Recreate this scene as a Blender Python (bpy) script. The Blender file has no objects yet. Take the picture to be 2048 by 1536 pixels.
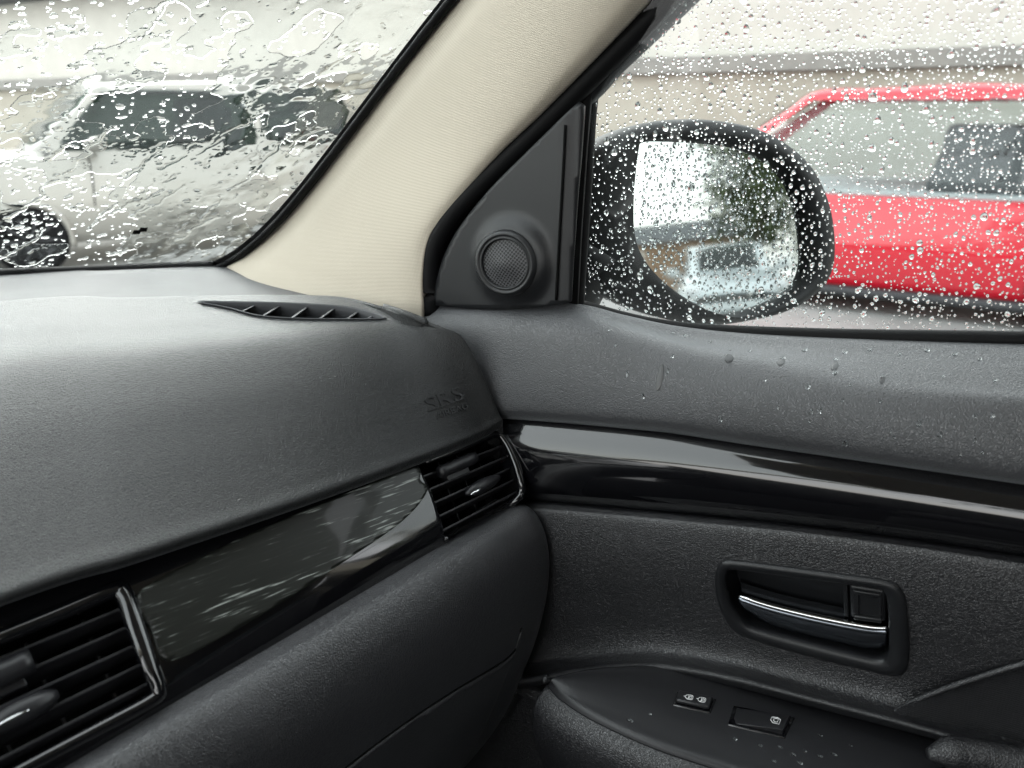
import bpy, bmesh, math, random
import numpy as np
from mathutils import Vector, Matrix, noise
from mathutils.geometry import delaunay_2d_cdt

# ------------------------------------------------------------------ camera, sky, sun, exposure
S = bpy.context.scene
COL = S.collection
FPX, YAW, PITCH, CZ = 1540.0, 61.6, 19.3, 1.36
cam_d = bpy.data.cameras.new('camera')
cam = bpy.data.objects.new('camera', cam_d); COL.objects.link(cam)
cam_d.sensor_width = 36.0
cam_d.lens = 36.0 * FPX / 2048
cam_d.clip_start = 0.02; cam_d.clip_end = 2000
cam.location = (0, 0, CZ)
cam.rotation_euler = (math.radians(90 - PITCH), 0, math.radians(-YAW))
cam_d.dof.use_dof = True
cam_d.dof.focus_distance = 0.70
cam_d.dof.aperture_fstop = 6.3
S.camera = cam

SUN_EL, SUN_ROT = math.radians(32), math.radians(38)
world = bpy.data.worlds.new('World'); S.world = world; world.use_nodes = True
wn = world.node_tree.nodes; wl = world.node_tree.links; wn.clear()
sky = wn.new('ShaderNodeTexSky'); sky.sky_type = 'NISHITA'; sky.sun_disc = False
sky.sun_elevation = SUN_EL; sky.sun_rotation = SUN_ROT
sky.air_density = 1.6; sky.dust_density = 1.5; sky.ozone_density = 1.0
# overcast: the clear sky's gradient flattened and drained of colour
gmn = wn.new('ShaderNodeGamma'); gmn.inputs['Gamma'].default_value = 0.35
hs = wn.new('ShaderNodeHueSaturation'); hs.inputs['Saturation'].default_value = 0.25; hs.inputs['Value'].default_value = 3.6
bgn = wn.new('ShaderNodeBackground'); bgn.inputs['Strength'].default_value = 0.15
wo = wn.new('ShaderNodeOutputWorld')
wl.new(sky.outputs[0], gmn.inputs['Color']); wl.new(gmn.outputs[0], hs.inputs['Color']); wl.new(hs.outputs[0], bgn.inputs['Color']); wl.new(bgn.outputs[0], wo.inputs[0])
sun_d = bpy.data.lights.new('sun', 'SUN'); sun = bpy.data.objects.new('sun', sun_d); COL.objects.link(sun)
sun_d.energy = 0.5; sun_d.angle = math.radians(50); sun_d.color = (1, 0.98, 0.95)
sdir = Vector((math.sin(SUN_ROT) * math.cos(SUN_EL), math.cos(SUN_ROT) * math.cos(SUN_EL), math.sin(SUN_EL)))
sun.rotation_euler = (-sdir).to_track_quat('-Z', 'Y').to_euler()
sun.location = (0, 0, 30)
S.view_settings.view_transform = 'Standard'
S.view_settings.look = 'None'
S.view_settings.gamma = 1.0
S.view_settings.exposure = 2.0
S.view_settings.use_curve_mapping = False
cy = S.cycles
cy.use_denoising = True
try: cy.denoiser = 'OPENIMAGEDENOISE'
except Exception: pass
cy.max_bounces = 14; cy.transmission_bounces = 12; cy.transparent_max_bounces = 24
cy.glossy_bounces = 5; cy.diffuse_bounces = 4
cy.caustics_refractive = True; cy.caustics_reflective = True
cy.sample_clamp_indirect = 8.0
cy.blur_glossy = 0.3

rnd = random.Random(7)
nrg = np.random.default_rng(11)

# ------------------------------------------------------------------ measuring helpers
_a, _p = math.radians(YAW), math.radians(PITCH)
CF = np.array([math.sin(_a) * math.cos(_p), math.cos(_a) * math.cos(_p), -math.sin(_p)])
CR = np.array([math.cos(_a), -math.sin(_a), 0.0])
CU = np.cross(CR, CF)
CC = np.array([0, 0, CZ])
def ray(x, y): return CF + CR * (x - 1024) / FPX - CU * (y - 768) / FPX
def at(x, y, X=None, Y=None, H=None, D=None):
    """a measured point: photograph position plus one known coordinate (lateral X, forward Y, height H from eye level, depth D)"""
    d = ray(x, y)
    t = X / d[0] if X is not None else Y / d[1] if Y is not None else H / d[2] if H is not None else D
    return CC + d * t
def depth(q): return float((np.asarray(q) - CC) @ CF)
def on_plane(x, y, p0, n):
    d = ray(x, y); return CC + d * (((p0 - CC) @ n) / (d @ n))
def interp(xs, ys):
    return lambda x: float(np.interp(x, xs, ys))

def sst(a, b, x):
    t = min(max((x - a) / (b - a), 0), 1); return t * t * (3 - 2 * t)
def cr_basis(n, u):
    """Catmull-Rom weights: returns (m, n) matrix for params u in 0..1 over n control points"""
    u = np.clip(np.asarray(u, float), 0, 1) * (n - 1)
    k = np.minimum(u.astype(int), n - 2); t = u - k
    W = np.zeros((len(u), n)); r = np.arange(len(u))
    w = [(-t + 2*t**2 - t**3) / 2, (2 - 5*t**2 + 3*t**3) / 2, (t + 4*t**2 - 3*t**3) / 2, (-t**2 + t**3) / 2]
    for o, ww in zip((-1, 0, 1, 2), w):
        i = k + o
        lo, hi = i < 0, i > n - 1
        mid = ~(lo | hi)
        np.add.at(W, (r[mid], i[mid]), ww[mid])
        if lo.any():   # linear extrapolation p[-1] = 2p0 - p1
            np.add.at(W, (r[lo], np.zeros(lo.sum(), int)), 2 * ww[lo]); np.add.at(W, (r[lo], np.ones(lo.sum(), int)), -ww[lo])
        if hi.any():
            np.add.at(W, (r[hi], np.full(hi.sum(), n - 1)), 2 * ww[hi]); np.add.at(W, (r[hi], np.full(hi.sum(), n - 2)), -ww[hi])
    return W

class Surf:
    """smooth surface through a grid of measured control points: rows x columns"""
    def __init__(self, rows): self.P = np.array(rows, float)
    def ev(self, u, v):
        u = np.atleast_1d(u); v = np.atleast_1d(v)
        Wu = cr_basis(self.P.shape[1], u); Wv = cr_basis(self.P.shape[0], v)
        return np.einsum('mi,ijk,mj->mk', Wv, self.P, Wu)
    def pt(self, u, v): return self.ev([u], [v])[0]
    def normals(self, u, v, e=2e-3):
        u = np.atleast_1d(np.asarray(u, float)); v = np.atleast_1d(np.asarray(v, float))
        du = self.ev(np.clip(u + e, 0, 1), v) - self.ev(np.clip(u - e, 0, 1), v)
        dv = self.ev(u, np.clip(v + e, 0, 1)) - self.ev(u, np.clip(v - e, 0, 1))
        n = np.cross(du, dv); n /= np.linalg.norm(n, axis=1)[:, None] + 1e-12
        s = np.sign(np.einsum('ij,ij->i', n, CC - self.ev(u, v))); s[s == 0] = 1
        return n * s[:, None]
    vmin = 0.0
    def uv(self, px, py):
        """where the sight line of a photograph position meets the surface"""
        if not hasattr(self, '_g'):
            g = np.linspace(0, 1, 60); U, V = np.meshgrid(g, g)
            q = self.ev(U.ravel(), V.ravel()) - CC; z = q @ CF
            ok = (z > 0.05) & (V.ravel() >= self.vmin); z = np.where(ok, z, 1)
            self._g = (U.ravel(), V.ravel(), np.where(ok, 1024 + FPX * (q @ CR) / z, 1e9), np.where(ok, 768 - FPX * (q @ CU) / z, 1e9))
        U, V, gx, gy = self._g
        i = int(np.argmin((gx - px)**2 + (gy - py)**2)); u, v = U[i], V[i]
        def pj(u, v):
            q = self.pt(u, v) - CC; z = q @ CF
            return np.array([1024 + FPX * (q @ CR) / z, 768 - FPX * (q @ CU) / z])
        for _ in range(8):
            f0 = pj(u, v); e = 1e-3
            if abs(f0[0] - px) + abs(f0[1] - py) < .02: break
            J = np.column_stack([(pj(u + e, v) - f0) / e, (pj(u, v + e) - f0) / e])
            try: d = np.linalg.solve(J, np.array([px, py]) - f0)
            except Exception: break
            d = np.clip(d, -.1, .1); u = min(max(u + d[0], 0), 1); v = min(max(v + d[1], self.vmin), 1)
        return u, v
    def hit(self, px, py):
        u, v = self.uv(px, py); return self.pt(u, v), self.normals(u, v)[0]

# ------------------------------------------------------------------ mesh helpers
def link(name, verts, faces, mat, parent=None, smooth=True, toward=None):
    me = bpy.data.meshes.new(name)
    me.from_pydata([tuple(map(float, v)) for v in verts], [], [tuple(map(int, f)) for f in faces]); me.update()
    return link_mesh(name, me, mat, parent, smooth, toward)
def link_mesh(name, me, mat, parent=None, smooth=True, toward=None):
    if mat: me.materials.append(mat)
    if smooth: me.shade_smooth()
    o = bpy.data.objects.new(name, me); COL.objects.link(o)
    if parent is not None: adopt(o, parent)
    return o
ORIG = {}
def adopt(o, parent):
    o.parent = parent
    L = ORIG.get(parent.name, Vector((0, 0, 0)))
    o.matrix_parent_inverse = Matrix.Translation(-L)
def thing(name, label, cat, loc=(0, 0, 0), group=None):
    o = bpy.data.objects.new(name, None); COL.objects.link(o); o.location = loc
    o.empty_display_size = 0.2
    ORIG[o.name] = Vector(loc); tag(o, label, cat, group); return o
def tag(o, label, cat, group=None, kind=None):
    if label: o['label'] = label
    if cat: o['category'] = cat
    if group: o['group'] = group
    if kind: o['kind'] = kind
    return o
def face_toward(o, p=None, solid=0.0):
    """turn normals to the cabin side (or away), then give the sheet its real thickness"""
    p = Vector(CC if p is None else p)
    me = o.data
    s = sum((p - f.center).dot(f.normal) * f.area for f in me.polygons)
    if s < 0: me.flip_normals()
    if solid:
        m = o.modifiers.new('thickness', 'SOLIDIFY'); m.thickness = solid; m.offset = -1
    return o
def grid_faces(nu, nv):
    i = np.arange(nv - 1)[:, None] * nu + np.arange(nu - 1)[None, :]
    return np.stack([i, i + 1, i + nu + 1, i + nu], -1).reshape(-1, 4)
def fast_mesh(name, V, Fc):
    me = bpy.data.meshes.new(name); V = np.asarray(V, np.float32); Fc = np.asarray(Fc, np.int32)
    k = Fc.shape[1]
    me.vertices.add(len(V)); me.vertices.foreach_set('co', V.ravel())
    me.loops.add(Fc.size); me.loops.foreach_set('vertex_index', Fc.ravel())
    me.polygons.add(len(Fc)); me.polygons.foreach_set('loop_start', np.arange(len(Fc), dtype=np.int32) * k)
    me.update(calc_edges=True); me.validate()
    return me
def inside(poly, X, Y):
    poly = np.asarray(poly); r = np.zeros(len(X), bool); n = len(poly)
    for i in range(n):
        x1, y1 = poly[i]; x2, y2 = poly[(i + 1) % n]
        c = ((y1 > Y) != (y2 > Y)); 
        with np.errstate(divide='ignore', invalid='ignore'):
            r ^= c & (X < (x2 - x1) * (Y - y1) / (y2 - y1 + 1e-15) + x1)
    return r
def surf_obj(name, sf, nu, nv, mat, parent, holes=(), solid=0.003, outer=None, offset=0.0):
    """mesh of a Surf, optionally with openings or cut to an outline (both as uv polygons)"""
    if not len(holes) and outer is None:
        U, V = np.meshgrid(np.linspace(0, 1, nu), np.linspace(0, 1, nv))
        U, V = U.ravel(), V.ravel(); faces = grid_faces(nu, nv)
    else:
        U, V = np.meshgrid(np.linspace(0, 1, nu), np.linspace(0, 1, nv)); pts = np.column_stack([U.ravel(), V.ravel()])
        if outer is None: outer = [(u, 0) for u in np.linspace(0, 1, nu)] + [(1, v) for v in np.linspace(0, 1, nv)[1:]] + [(u, 1) for u in np.linspace(1, 0, nu)[1:]] + [(0, v) for v in np.linspace(1, 0, nv)[1:-1]]
        def near(poly, pts, d):
            r = np.zeros(len(pts), bool); po = np.array(poly); q = np.roll(po, -1, 0)
            sc = np.array([nu, nv])
            for a, b in zip(po * sc, q * sc):
                ab = b - a; t = np.clip(((pts * sc - a) @ ab) / (ab @ ab + 1e-12), 0, 1)
                r |= np.linalg.norm(pts * sc - a - t[:, None] * ab, axis=1) < d
            return r
        keep = inside(outer, pts[:, 0], pts[:, 1]) & ~near(outer, pts, .35)
        for h in holes: keep &= ~inside(h, pts[:, 0], pts[:, 1]) & ~near(h, pts, .35)
        vs = [Vector(p) for p in pts[keep]]; ed = []
        for h in [outer] + list(holes):
            b = len(vs); vs += [Vector(p) for p in h]; ed += [(b + i, b + (i + 1) % len(h)) for i in range(len(h))]
        ov, oe, of, *_ = delaunay_2d_cdt(vs, ed, [], 0, 1e-7)
        P = np.array([tuple(v) for v in ov]); F_ = np.array([f for f in of if len(f) == 3])
        c = P[F_].mean(1); ok = inside(outer, c[:, 0], c[:, 1])
        for h in holes: ok &= ~inside(h, c[:, 0], c[:, 1])
        faces = F_[ok]; U, V = np.clip(P[:, 0], 0, 1), np.clip(P[:, 1], 0, 1)
    co = sf.ev(U, V)
    if offset: co = co + sf.normals(U, V) * offset
    me = fast_mesh(name, co, faces)
    o = link_mesh(name, me, mat, parent)
    return face_toward(o, None, solid)
def smooth_path(pts, n=60, closed=False):
    P = np.array(pts, float)
    if closed: P = np.vstack([P[-2:], P, P[:3]]); m = len(P); u = np.linspace(2 / (m - 1), (m - 3) / (m - 1), n, endpoint=False)
    else: u = np.linspace(0, 1, n)
    return cr_basis(len(P), u) @ P
def tube_data(path, r, k=10, closed=False, squash=1.0, up=(0, 0, 1)):
    P = np.asarray(path, float); n = len(P)
    r = np.full(n, r) if np.isscalar(r) else np.asarray(r)
    T = np.roll(P, -1, 0) - np.roll(P, 1, 0) if closed else np.gradient(P, axis=0)
    T /= np.linalg.norm(T, axis=1)[:, None] + 1e-12
    up = np.array(up, float); N = np.cross(T, up); N /= np.linalg.norm(N, axis=1)[:, None] + 1e-9; B = np.cross(N, T)
    a = np.linspace(0, 2*math.pi, k, endpoint=False)
    V = P[:, None, :] + r[:, None, None] * (np.cos(a)[None, :, None] * N[:, None, :] + squash * np.sin(a)[None, :, None] * B[:, None, :])
    F_ = []
    for i in range(n if closed else n - 1):
        j = (i + 1) % n
        for q in range(k): F_.append((i*k + q, i*k + (q+1) % k, j*k + (q+1) % k, j*k + q))
    if not closed:
        F_.append(tuple(range(k))[::-1]); F_.append(tuple((n-1)*k + q for q in range(k)))
    return V.reshape(-1, 3), F_
def tube(name, path, r, mat, parent, k=10, closed=False, squash=1.0, up=(0, 0, 1)):
    V, F_ = tube_data(path, r, k, closed, squash, up); return link(name, V, F_, mat, parent)
def px_path(pts, n=60, closed=False, **kw): return smooth_path([at(x, y, **kw) for x, y in pts], n, closed)
class Frame:
    """local frame of a fitted piece: four measured corners (TL, TR, BR, BL), w along the outward normal"""
    def __init__(s, tl, tr, br, bl):
        s.c = [np.array(q, float) for q in (tl, tr, br, bl)]
        n = np.cross(s.c[1] - s.c[3], s.c[0] - s.c[2]); n /= np.linalg.norm(n)
        s.n = n if n @ (CC - s.c[0]) > 0 else -n
    def __call__(s, u, v, w=0.0):
        a, b, c, d = s.c
        return (a*(1-u) + b*u)*(1-v) + (d*(1-u) + c*u)*v + s.n*w
def box8(name, f, u0, u1, v0, v1, w0, w1, mat, parent, bevel=0.0):
    V = [f(u, v, w) for w in (w0, w1) for v in (v0, v1) for u in (u0, u1)]
    Fc = [(0, 1, 3, 2), (4, 6, 7, 5), (0, 4, 5, 1), (2, 3, 7, 6), (0, 2, 6, 4), (1, 5, 7, 3)]
    o = link(name, V, Fc, mat, parent, smooth=False)
    return finish(o, bevel)
def finish(o, bevel=0.0, seg=2):
    bm = bmesh.new(); bm.from_mesh(o.data); bmesh.ops.recalc_face_normals(bm, faces=bm.faces); bm.to_mesh(o.data); bm.free()
    if bevel:
        m = o.modifiers.new('edge', 'BEVEL'); m.width = bevel; m.segments = seg; m.limit_method = 'ANGLE'; m.angle_limit = math.radians(35)
        o.data.shade_smooth()
        try: o.data.set_sharp_from_angle(angle=math.radians(50))
        except Exception: pass
    return o
def prism(name, loop, off, mat, parent, bevel=0.0, smooth=False):
    """closed solid: a 3-D outline pushed along a vector"""
    n = len(loop); V = [np.array(p) for p in loop] + [np.array(p) + off for p in loop]
    Fc = [tuple(range(n)), tuple(range(2*n - 1, n - 1, -1))] + [(i, (i+1) % n, n + (i+1) % n, n + i) for i in range(n)]
    o = link(name, V, Fc, mat, parent, smooth=smooth); return finish(o, bevel)
def ring(name, loops, mat, parent, closed_across=False, smooth=True):
    """skin between closed loops of equal length"""
    k = len(loops[0]); V = np.vstack(loops); m = len(loops); Fc = []
    for i in range(m if closed_across else m - 1):
        j = (i + 1) % m
        for q in range(k): Fc.append((i*k + q, i*k + (q+1) % k, j*k + (q+1) % k, j*k + q))
    o = link(name, V, Fc, mat, parent, smooth=smooth); return finish(o)

# ------------------------------------------------------------------ materials
class M:
    def __init__(s, name):
        s.m = bpy.data.materials.new(name); s.m.use_nodes = True; s.t = s.m.node_tree; s.t.nodes.clear()
        s.out = s.n('ShaderNodeOutputMaterial')
    def n(s, kind, **kw):
        x = s.t.nodes.new(kind)
        for k, v in kw.items():
            if k in x.inputs.keys(): x.inputs[k].default_value = v
            else: setattr(x, k, v)
        return x
    def l(s, a, b): s.t.links.new(a, b)
    def bsdf(s, col=(.5, .5, .5), rough=.5, metal=0, spec=.5, coat=0, coat_rough=.03, **kw):
        b = s.n('ShaderNodeBsdfPrincipled'); b.inputs['Base Color'].default_value = (*col, 1)
        b.inputs['Roughness'].default_value = rough; b.inputs['Metallic'].default_value = metal
        b.inputs['Specular IOR Level'].default_value = spec; b.inputs['Coat Weight'].default_value = coat; b.inputs['Coat Roughness'].default_value = coat_rough
        s.l(b.outputs[0], s.out.inputs[0]); s.b = b; return b
    def coords(s, which='Object', scale=None):
        c = s.n('ShaderNodeTexCoord').outputs[which]
        if scale is not None:
            mp = s.n('ShaderNodeMapping'); mp.inputs['Scale'].default_value = scale; s.l(c, mp.inputs[0]); c = mp.outputs[0]
        return c
def ramp(m, fac, stops):
    r = m.n('ShaderNodeValToRGB'); e = r.color_ramp.elements
    while len(e) < len(stops): e.new(.5)
    for q, (p, c) in zip(e, stops): q.position = p; q.color = (*c, 1) if len(c) == 3 else c
    m.l(fac, r.inputs[0]); return r.outputs[0]
def mat_grain(name, col, rough, scale, bump, dist, spec=.9, mottled=.25, sheen=0.0):
    """moulded soft plastic with pebbled leather grain"""
    m = M(name); b = m.bsdf(col, rough, spec=spec); c = m.coords()
    b.inputs['Sheen Weight'].default_value = sheen; b.inputs['Sheen Roughness'].default_value = .35; b.inputs['Sheen Tint'].default_value = (.9, .95, 1, 1)
    wz = m.n('ShaderNodeTexNoise'); wz.inputs['Scale'].default_value = scale * .45; wz.inputs['Detail'].default_value = 1; m.l(c, wz.inputs['Vector'])
    mx = m.n('ShaderNodeMixRGB', blend_type='LINEAR_LIGHT'); mx.inputs[0].default_value = .0035 * 300 / scale; m.l(c, mx.inputs[1]); m.l(wz.outputs['Color'], mx.inputs[2])
    v = m.n('ShaderNodeTexVoronoi', feature='DISTANCE_TO_EDGE'); v.inputs['Scale'].default_value = scale; m.l(mx.outputs[0], v.inputs['Vector'])
    h = ramp(m, v.outputs['Distance'], [(0, (0, 0, 0)), (.16, (.7, .7, .7)), (.45, (1, 1, 1))])
    fn = m.n('ShaderNodeTexNoise'); fn.inputs['Scale'].default_value = scale * 4; fn.inputs['Detail'].default_value = 2; m.l(c, fn.inputs['Vector'])
    ad = m.n('ShaderNodeMath', operation='MULTIPLY_ADD'); m.l(fn.outputs['Fac'], ad.inputs[0]); ad.inputs[1].default_value = .35; m.l(h, ad.inputs[2])
    bp = m.n('ShaderNodeBump'); bp.inputs['Strength'].default_value = bump; bp.inputs['Distance'].default_value = dist; m.l(ad.outputs[0], bp.inputs['Height']); m.l(bp.outputs[0], b.inputs['Normal'])
    rn = m.n('ShaderNodeTexNoise'); rn.inputs['Scale'].default_value = 9; rn.inputs['Detail'].default_value = 5; m.l(c, rn.inputs['Vector'])
    mr = m.n('ShaderNodeMapRange'); mr.inputs['To Min'].default_value = rough - .05; mr.inputs['To Max'].default_value = rough + .05; m.l(rn.outputs['Fac'], mr.inputs['Value']); m.l(mr.outputs[0], b.inputs['Roughness'])
    k = ramp(m, rn.outputs['Fac'], [(.3, tuple(x * (1 - mottled * .5) for x in col)), (.7, tuple(x * (1 + mottled) for x in col))]); m.l(k, b.inputs['Base Color'])
    return m.m
def mat_plain(name, col, rough=.4, spec=.5, coat=0, metal=0, fine=0.0, fscale=900, coat_rough=.03):
    m = M(name); b = m.bsdf(col, rough, metal, spec, coat, coat_rough); c = m.coords()
    rn = m.n('ShaderNodeTexNoise'); rn.inputs['Scale'].default_value = 25; rn.inputs['Detail'].default_value = 4; m.l(c, rn.inputs['Vector'])
    mr = m.n('ShaderNodeMapRange'); mr.inputs['To Min'].default_value = max(rough - .04, .01); mr.inputs['To Max'].default_value = rough + .05; m.l(rn.outputs['Fac'], mr.inputs['Value']); m.l(mr.outputs[0], b.inputs['Roughness'])
    if fine:
        n = m.n('ShaderNodeTexNoise'); n.inputs['Scale'].default_value = fscale; n.inputs['Detail'].default_value = 2; m.l(c, n.inputs['Vector'])
        bp = m.n('ShaderNodeBump'); bp.inputs['Strength'].default_value = fine; bp.inputs['Distance'].default_value = .0006; m.l(n.outputs['Fac'], bp.inputs['Height']); m.l(bp.outputs[0], b.inputs['Normal'])
    return m.m
def mat_weave(name, col, pitch, rough=.9, bump=.5, dark=.75, axes=('Z', 'Y'), tilt=0.0):
    """knitted trim cloth: fine rows crossed by stitches"""
    m = M(name); b = m.bsdf(col, rough, spec=.25); b.inputs['Sheen Weight'].default_value = .15
    c = m.n('ShaderNodeTexCoord').outputs['Object']; mp = m.n('ShaderNodeMapping'); mp.inputs['Rotation'].default_value = (tilt, 0, 0); m.l(c, mp.inputs[0])
    hs_ = []
    for ax, ph in zip(axes, (1.0, .8)):
        w = m.n('ShaderNodeTexWave', wave_type='BANDS', bands_direction=ax); w.inputs['Scale'].default_value = ph * 1 / pitch * .314; w.inputs['Distortion'].default_value = .6; w.inputs['Detail'].default_value = 1; w.inputs['Detail Scale'].default_value = 2; m.l(mp.outputs[0], w.inputs['Vector']); hs_.append(w.outputs['Fac'])
    mu = m.n('ShaderNodeMath', operation='MULTIPLY'); m.l(hs_[0], mu.inputs[0])
    ad = m.n('ShaderNodeMath', operation='MULTIPLY_ADD'); m.l(hs_[1], ad.inputs[0]); ad.inputs[1].default_value = .6; ad.inputs[2].default_value = .4; m.l(ad.outputs[0], mu.inputs[1])
    bp = m.n('ShaderNodeBump'); bp.inputs['Strength'].default_value = bump; bp.inputs['Distance'].default_value = .0006; m.l(mu.outputs[0], bp.inputs['Height']); m.l(bp.outputs[0], b.inputs['Normal'])
    k = ramp(m, mu.outputs[0], [(0, tuple(x * dark for x in col)), (.6, col)]); m.l(k, b.inputs['Base Color'])
    return m.m
def mat_wood(name):
    m = M(name); b = m.bsdf((.012, .013, .011), .4, spec=.3, coat=.28, coat_rough=.05); c = m.coords()
    mp = m.n('ShaderNodeMapping'); mp.inputs['Rotation'].default_value = (0, 0, math.radians(22)); m.l(c, mp.inputs[0])
    mp2 = m.n('ShaderNodeMapping'); mp2.inputs['Scale'].default_value = (38, 330, 620); m.l(mp.outputs[0], mp2.inputs[0])
    n = m.n('ShaderNodeTexNoise'); n.inputs['Scale'].default_value = 1; n.inputs['Detail'].default_value = 3; m.l(mp2.outputs[0], n.inputs['Vector'])
    mp3 = m.n('ShaderNodeMapping'); mp3.inputs['Scale'].default_value = (8, 20, 60); m.l(mp.outputs[0], mp3.inputs[0])
    n2 = m.n('ShaderNodeTexNoise'); n2.inputs['Scale'].default_value = 1; m.l(mp3.outputs[0], n2.inputs['Vector'])
    ad0 = m.n('ShaderNodeMath', operation='MULTIPLY_ADD'); m.l(n2.outputs['Fac'], ad0.inputs[0]); ad0.inputs[1].default_value = .45; m.l(n.outputs['Fac'], ad0.inputs[2])
    ad = m.n('ShaderNodeMath', operation='MULTIPLY'); m.l(ad0.outputs[0], ad.inputs[0]); ad.inputs[1].default_value = .72
    k = ramp(m, ad.outputs[0], [(.0, (.007, .008, .0065)), (.55, (.010, .011, .009)), (.61, (.016, .018, .015)), (.64, (.06, .066, .06)), (.70, (.34, .36, .34))]); m.l(k, b.inputs['Base Color'])
    return m.m
def mat_glass(name, tint=(.94, .97, .96)):
    """window pane: clear through, mirror-like at grazing"""
    m = M(name); t = m.n('ShaderNodeBsdfTransparent'); t.inputs[0].default_value = (*tint, 1)
    g = m.n('ShaderNodeBsdfGlossy'); g.inputs['Roughness'].default_value = .0
    lw = m.n('ShaderNodeLayerWeight'); lw.inputs[0].default_value = .5
    pw = m.n('ShaderNodeMath', operation='POWER'); m.l(lw.outputs['Facing'], pw.inputs[0]); pw.inputs[1].default_value = 5
    f = m.n('ShaderNodeMath', operation='MULTIPLY_ADD'); m.l(pw.outputs[0], f.inputs[0]); f.inputs[1].default_value = .96; f.inputs[2].default_value = .04
    x = m.n('ShaderNodeMixShader'); m.l(f.outputs[0], x.inputs[0]); m.l(t.outputs[0], x.inputs[1]); m.l(g.outputs[0], x.inputs[2]); m.l(x.outputs[0], m.out.inputs[0])
    return m.m
def mat_water(name):
    m = M(name); g = m.n('ShaderNodeBsdfGlass'); g.inputs['IOR'].default_value = 1.333; g.inputs['Roughness'].default_value = 0; g.inputs['Color'].default_value = (.99, 1, 1, 1)
    m.l(g.outputs[0], m.out.inputs[0]); return m.m
def mat_noise(name, c1, c2, scale, rough=.8, bump=.3, dist=.01, spec=.3, detail=6, r2=None, coord='Object'):
    m = M(name); b = m.bsdf(c1, rough, spec=spec); c = m.coords(coord)
    n = m.n('ShaderNodeTexNoise'); n.inputs['Scale'].default_value = scale; n.inputs['Detail'].default_value = detail; n.inputs['Roughness'].default_value = .65; m.l(c, n.inputs['Vector'])
    k = ramp(m, n.outputs['Fac'], [(.35, c1), (.65, c2)]); m.l(k, b.inputs['Base Color'])
    bp = m.n('ShaderNodeBump'); bp.inputs['Strength'].default_value = bump; bp.inputs['Distance'].default_value = dist; m.l(n.outputs['Fac'], bp.inputs['Height']); m.l(bp.outputs[0], b.inputs['Normal'])
    if r2 is not None:
        n2 = m.n('ShaderNodeTexNoise'); n2.inputs['Scale'].default_value = scale * .05; m.l(c, n2.inputs['Vector'])
        r = ramp(m, n2.outputs['Fac'], [(.42, (rough,)*3), (.58, (r2,)*3)]); m.l(r, b.inputs['Roughness'])
    return m.m
def mat_grille(name):
    m = M(name); b = m.bsdf((.018, .018, .02), .45); c = m.coords('UV')
    v = m.n('ShaderNodeTexVoronoi', feature='F1'); v.inputs['Scale'].default_value = 17; v.inputs['Randomness'].default_value = 0; 
    mp = m.n('ShaderNodeMapping'); mp.inputs['Rotation'].default_value = (0, 0, .6); m.l(c, mp.inputs[0]); m.l(mp.outputs[0], v.inputs['Vector'])
    k = ramp(m, v.outputs['Distance'], [(.30, (.0005, .0005, .0006)), (.42, (.075, .075, .08))]); m.l(k, b.inputs['Base Color'])
    h = ramp(m, v.outputs['Distance'], [(.28, (0, 0, 0)), (.40, (1, 1, 1))])
    bp = m.n('ShaderNodeBump'); bp.inputs['Strength'].default_value = 1; bp.inputs['Distance'].default_value = .001; m.l(h, bp.inputs['Height']); m.l(bp.outputs[0], b.inputs['Normal'])
    return m.m

m_pad = mat_grain('dash_soft_plastic', (.013, .0135, .014), .36, 560, .58, .0005, spec=.4, sheen=.12)
m_lower = mat_grain('lower_dash_plastic', (.028, .028, .031), .34, 560, .55, .0005, sheen=.1)
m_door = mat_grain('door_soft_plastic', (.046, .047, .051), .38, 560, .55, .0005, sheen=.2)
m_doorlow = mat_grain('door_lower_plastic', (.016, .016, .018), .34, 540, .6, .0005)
m_cowl = mat_plain('cowl_plastic', (.05, .051, .055), .55, spec=.4, fine=.25, fscale=1200)
m_smooth = mat_plain('smooth_black_plastic', (.011, .0115, .013), .40, fine=.18, fscale=1500)
m_switch = mat_plain('switch_panel_plastic', (.016, .016, .018), .38, fine=.2, fscale=1500)
m_rubber = mat_plain('black_rubber', (.005, .005, .0055), .6, spec=.15)
m_gloss = mat_plain('gloss_black', (.004, .004, .005), .09, coat=1, coat_rough=.03)
m_vent = mat_plain('vent_plastic', (.014, .014, .016), .38)
m_dark = mat_plain('cavity_black', (.004, .004, .004), .8, spec=.1)
m_chrome = mat_plain('chrome', (.75, .77, .78), .07, metal=1)
m_wood = mat_wood('dark_woodgrain')
m_pillar = mat_weave('beige_knit', (.545, .485, .395), .0013, bump=.4, dark=.80, tilt=math.radians(8))
m_cloth = mat_weave('charcoal_cloth', (.014, .014, .016), .0018, bump=.6, dark=.5)
m_liner = mat_plain('headliner_cloth', (.55, .50, .42), .9, spec=.2)
m_glass = mat_glass('window_glass'); m_wsglass = mat_glass('windscreen_glass', (.95, .975, .965))
m_water = mat_water('rain_water')
m_wet = mat_plain('damp_film', (.022, .0225, .024), .33, spec=.7)
m_icon = mat_plain('white_print', (.75, .75, .75), .5)
m_grille = mat_grille('tweeter_mesh')
m_housing = mat_plain('mirror_housing_plastic', (.007, .0075, .008), .55, spec=.25)
m_mirror = mat_plain('mirror_silver', (.50, .52, .515), .01, metal=1)
m_bodypaint = mat_plain('dark_body_paint', (.05, .052, .06), .3, coat=1)

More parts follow.
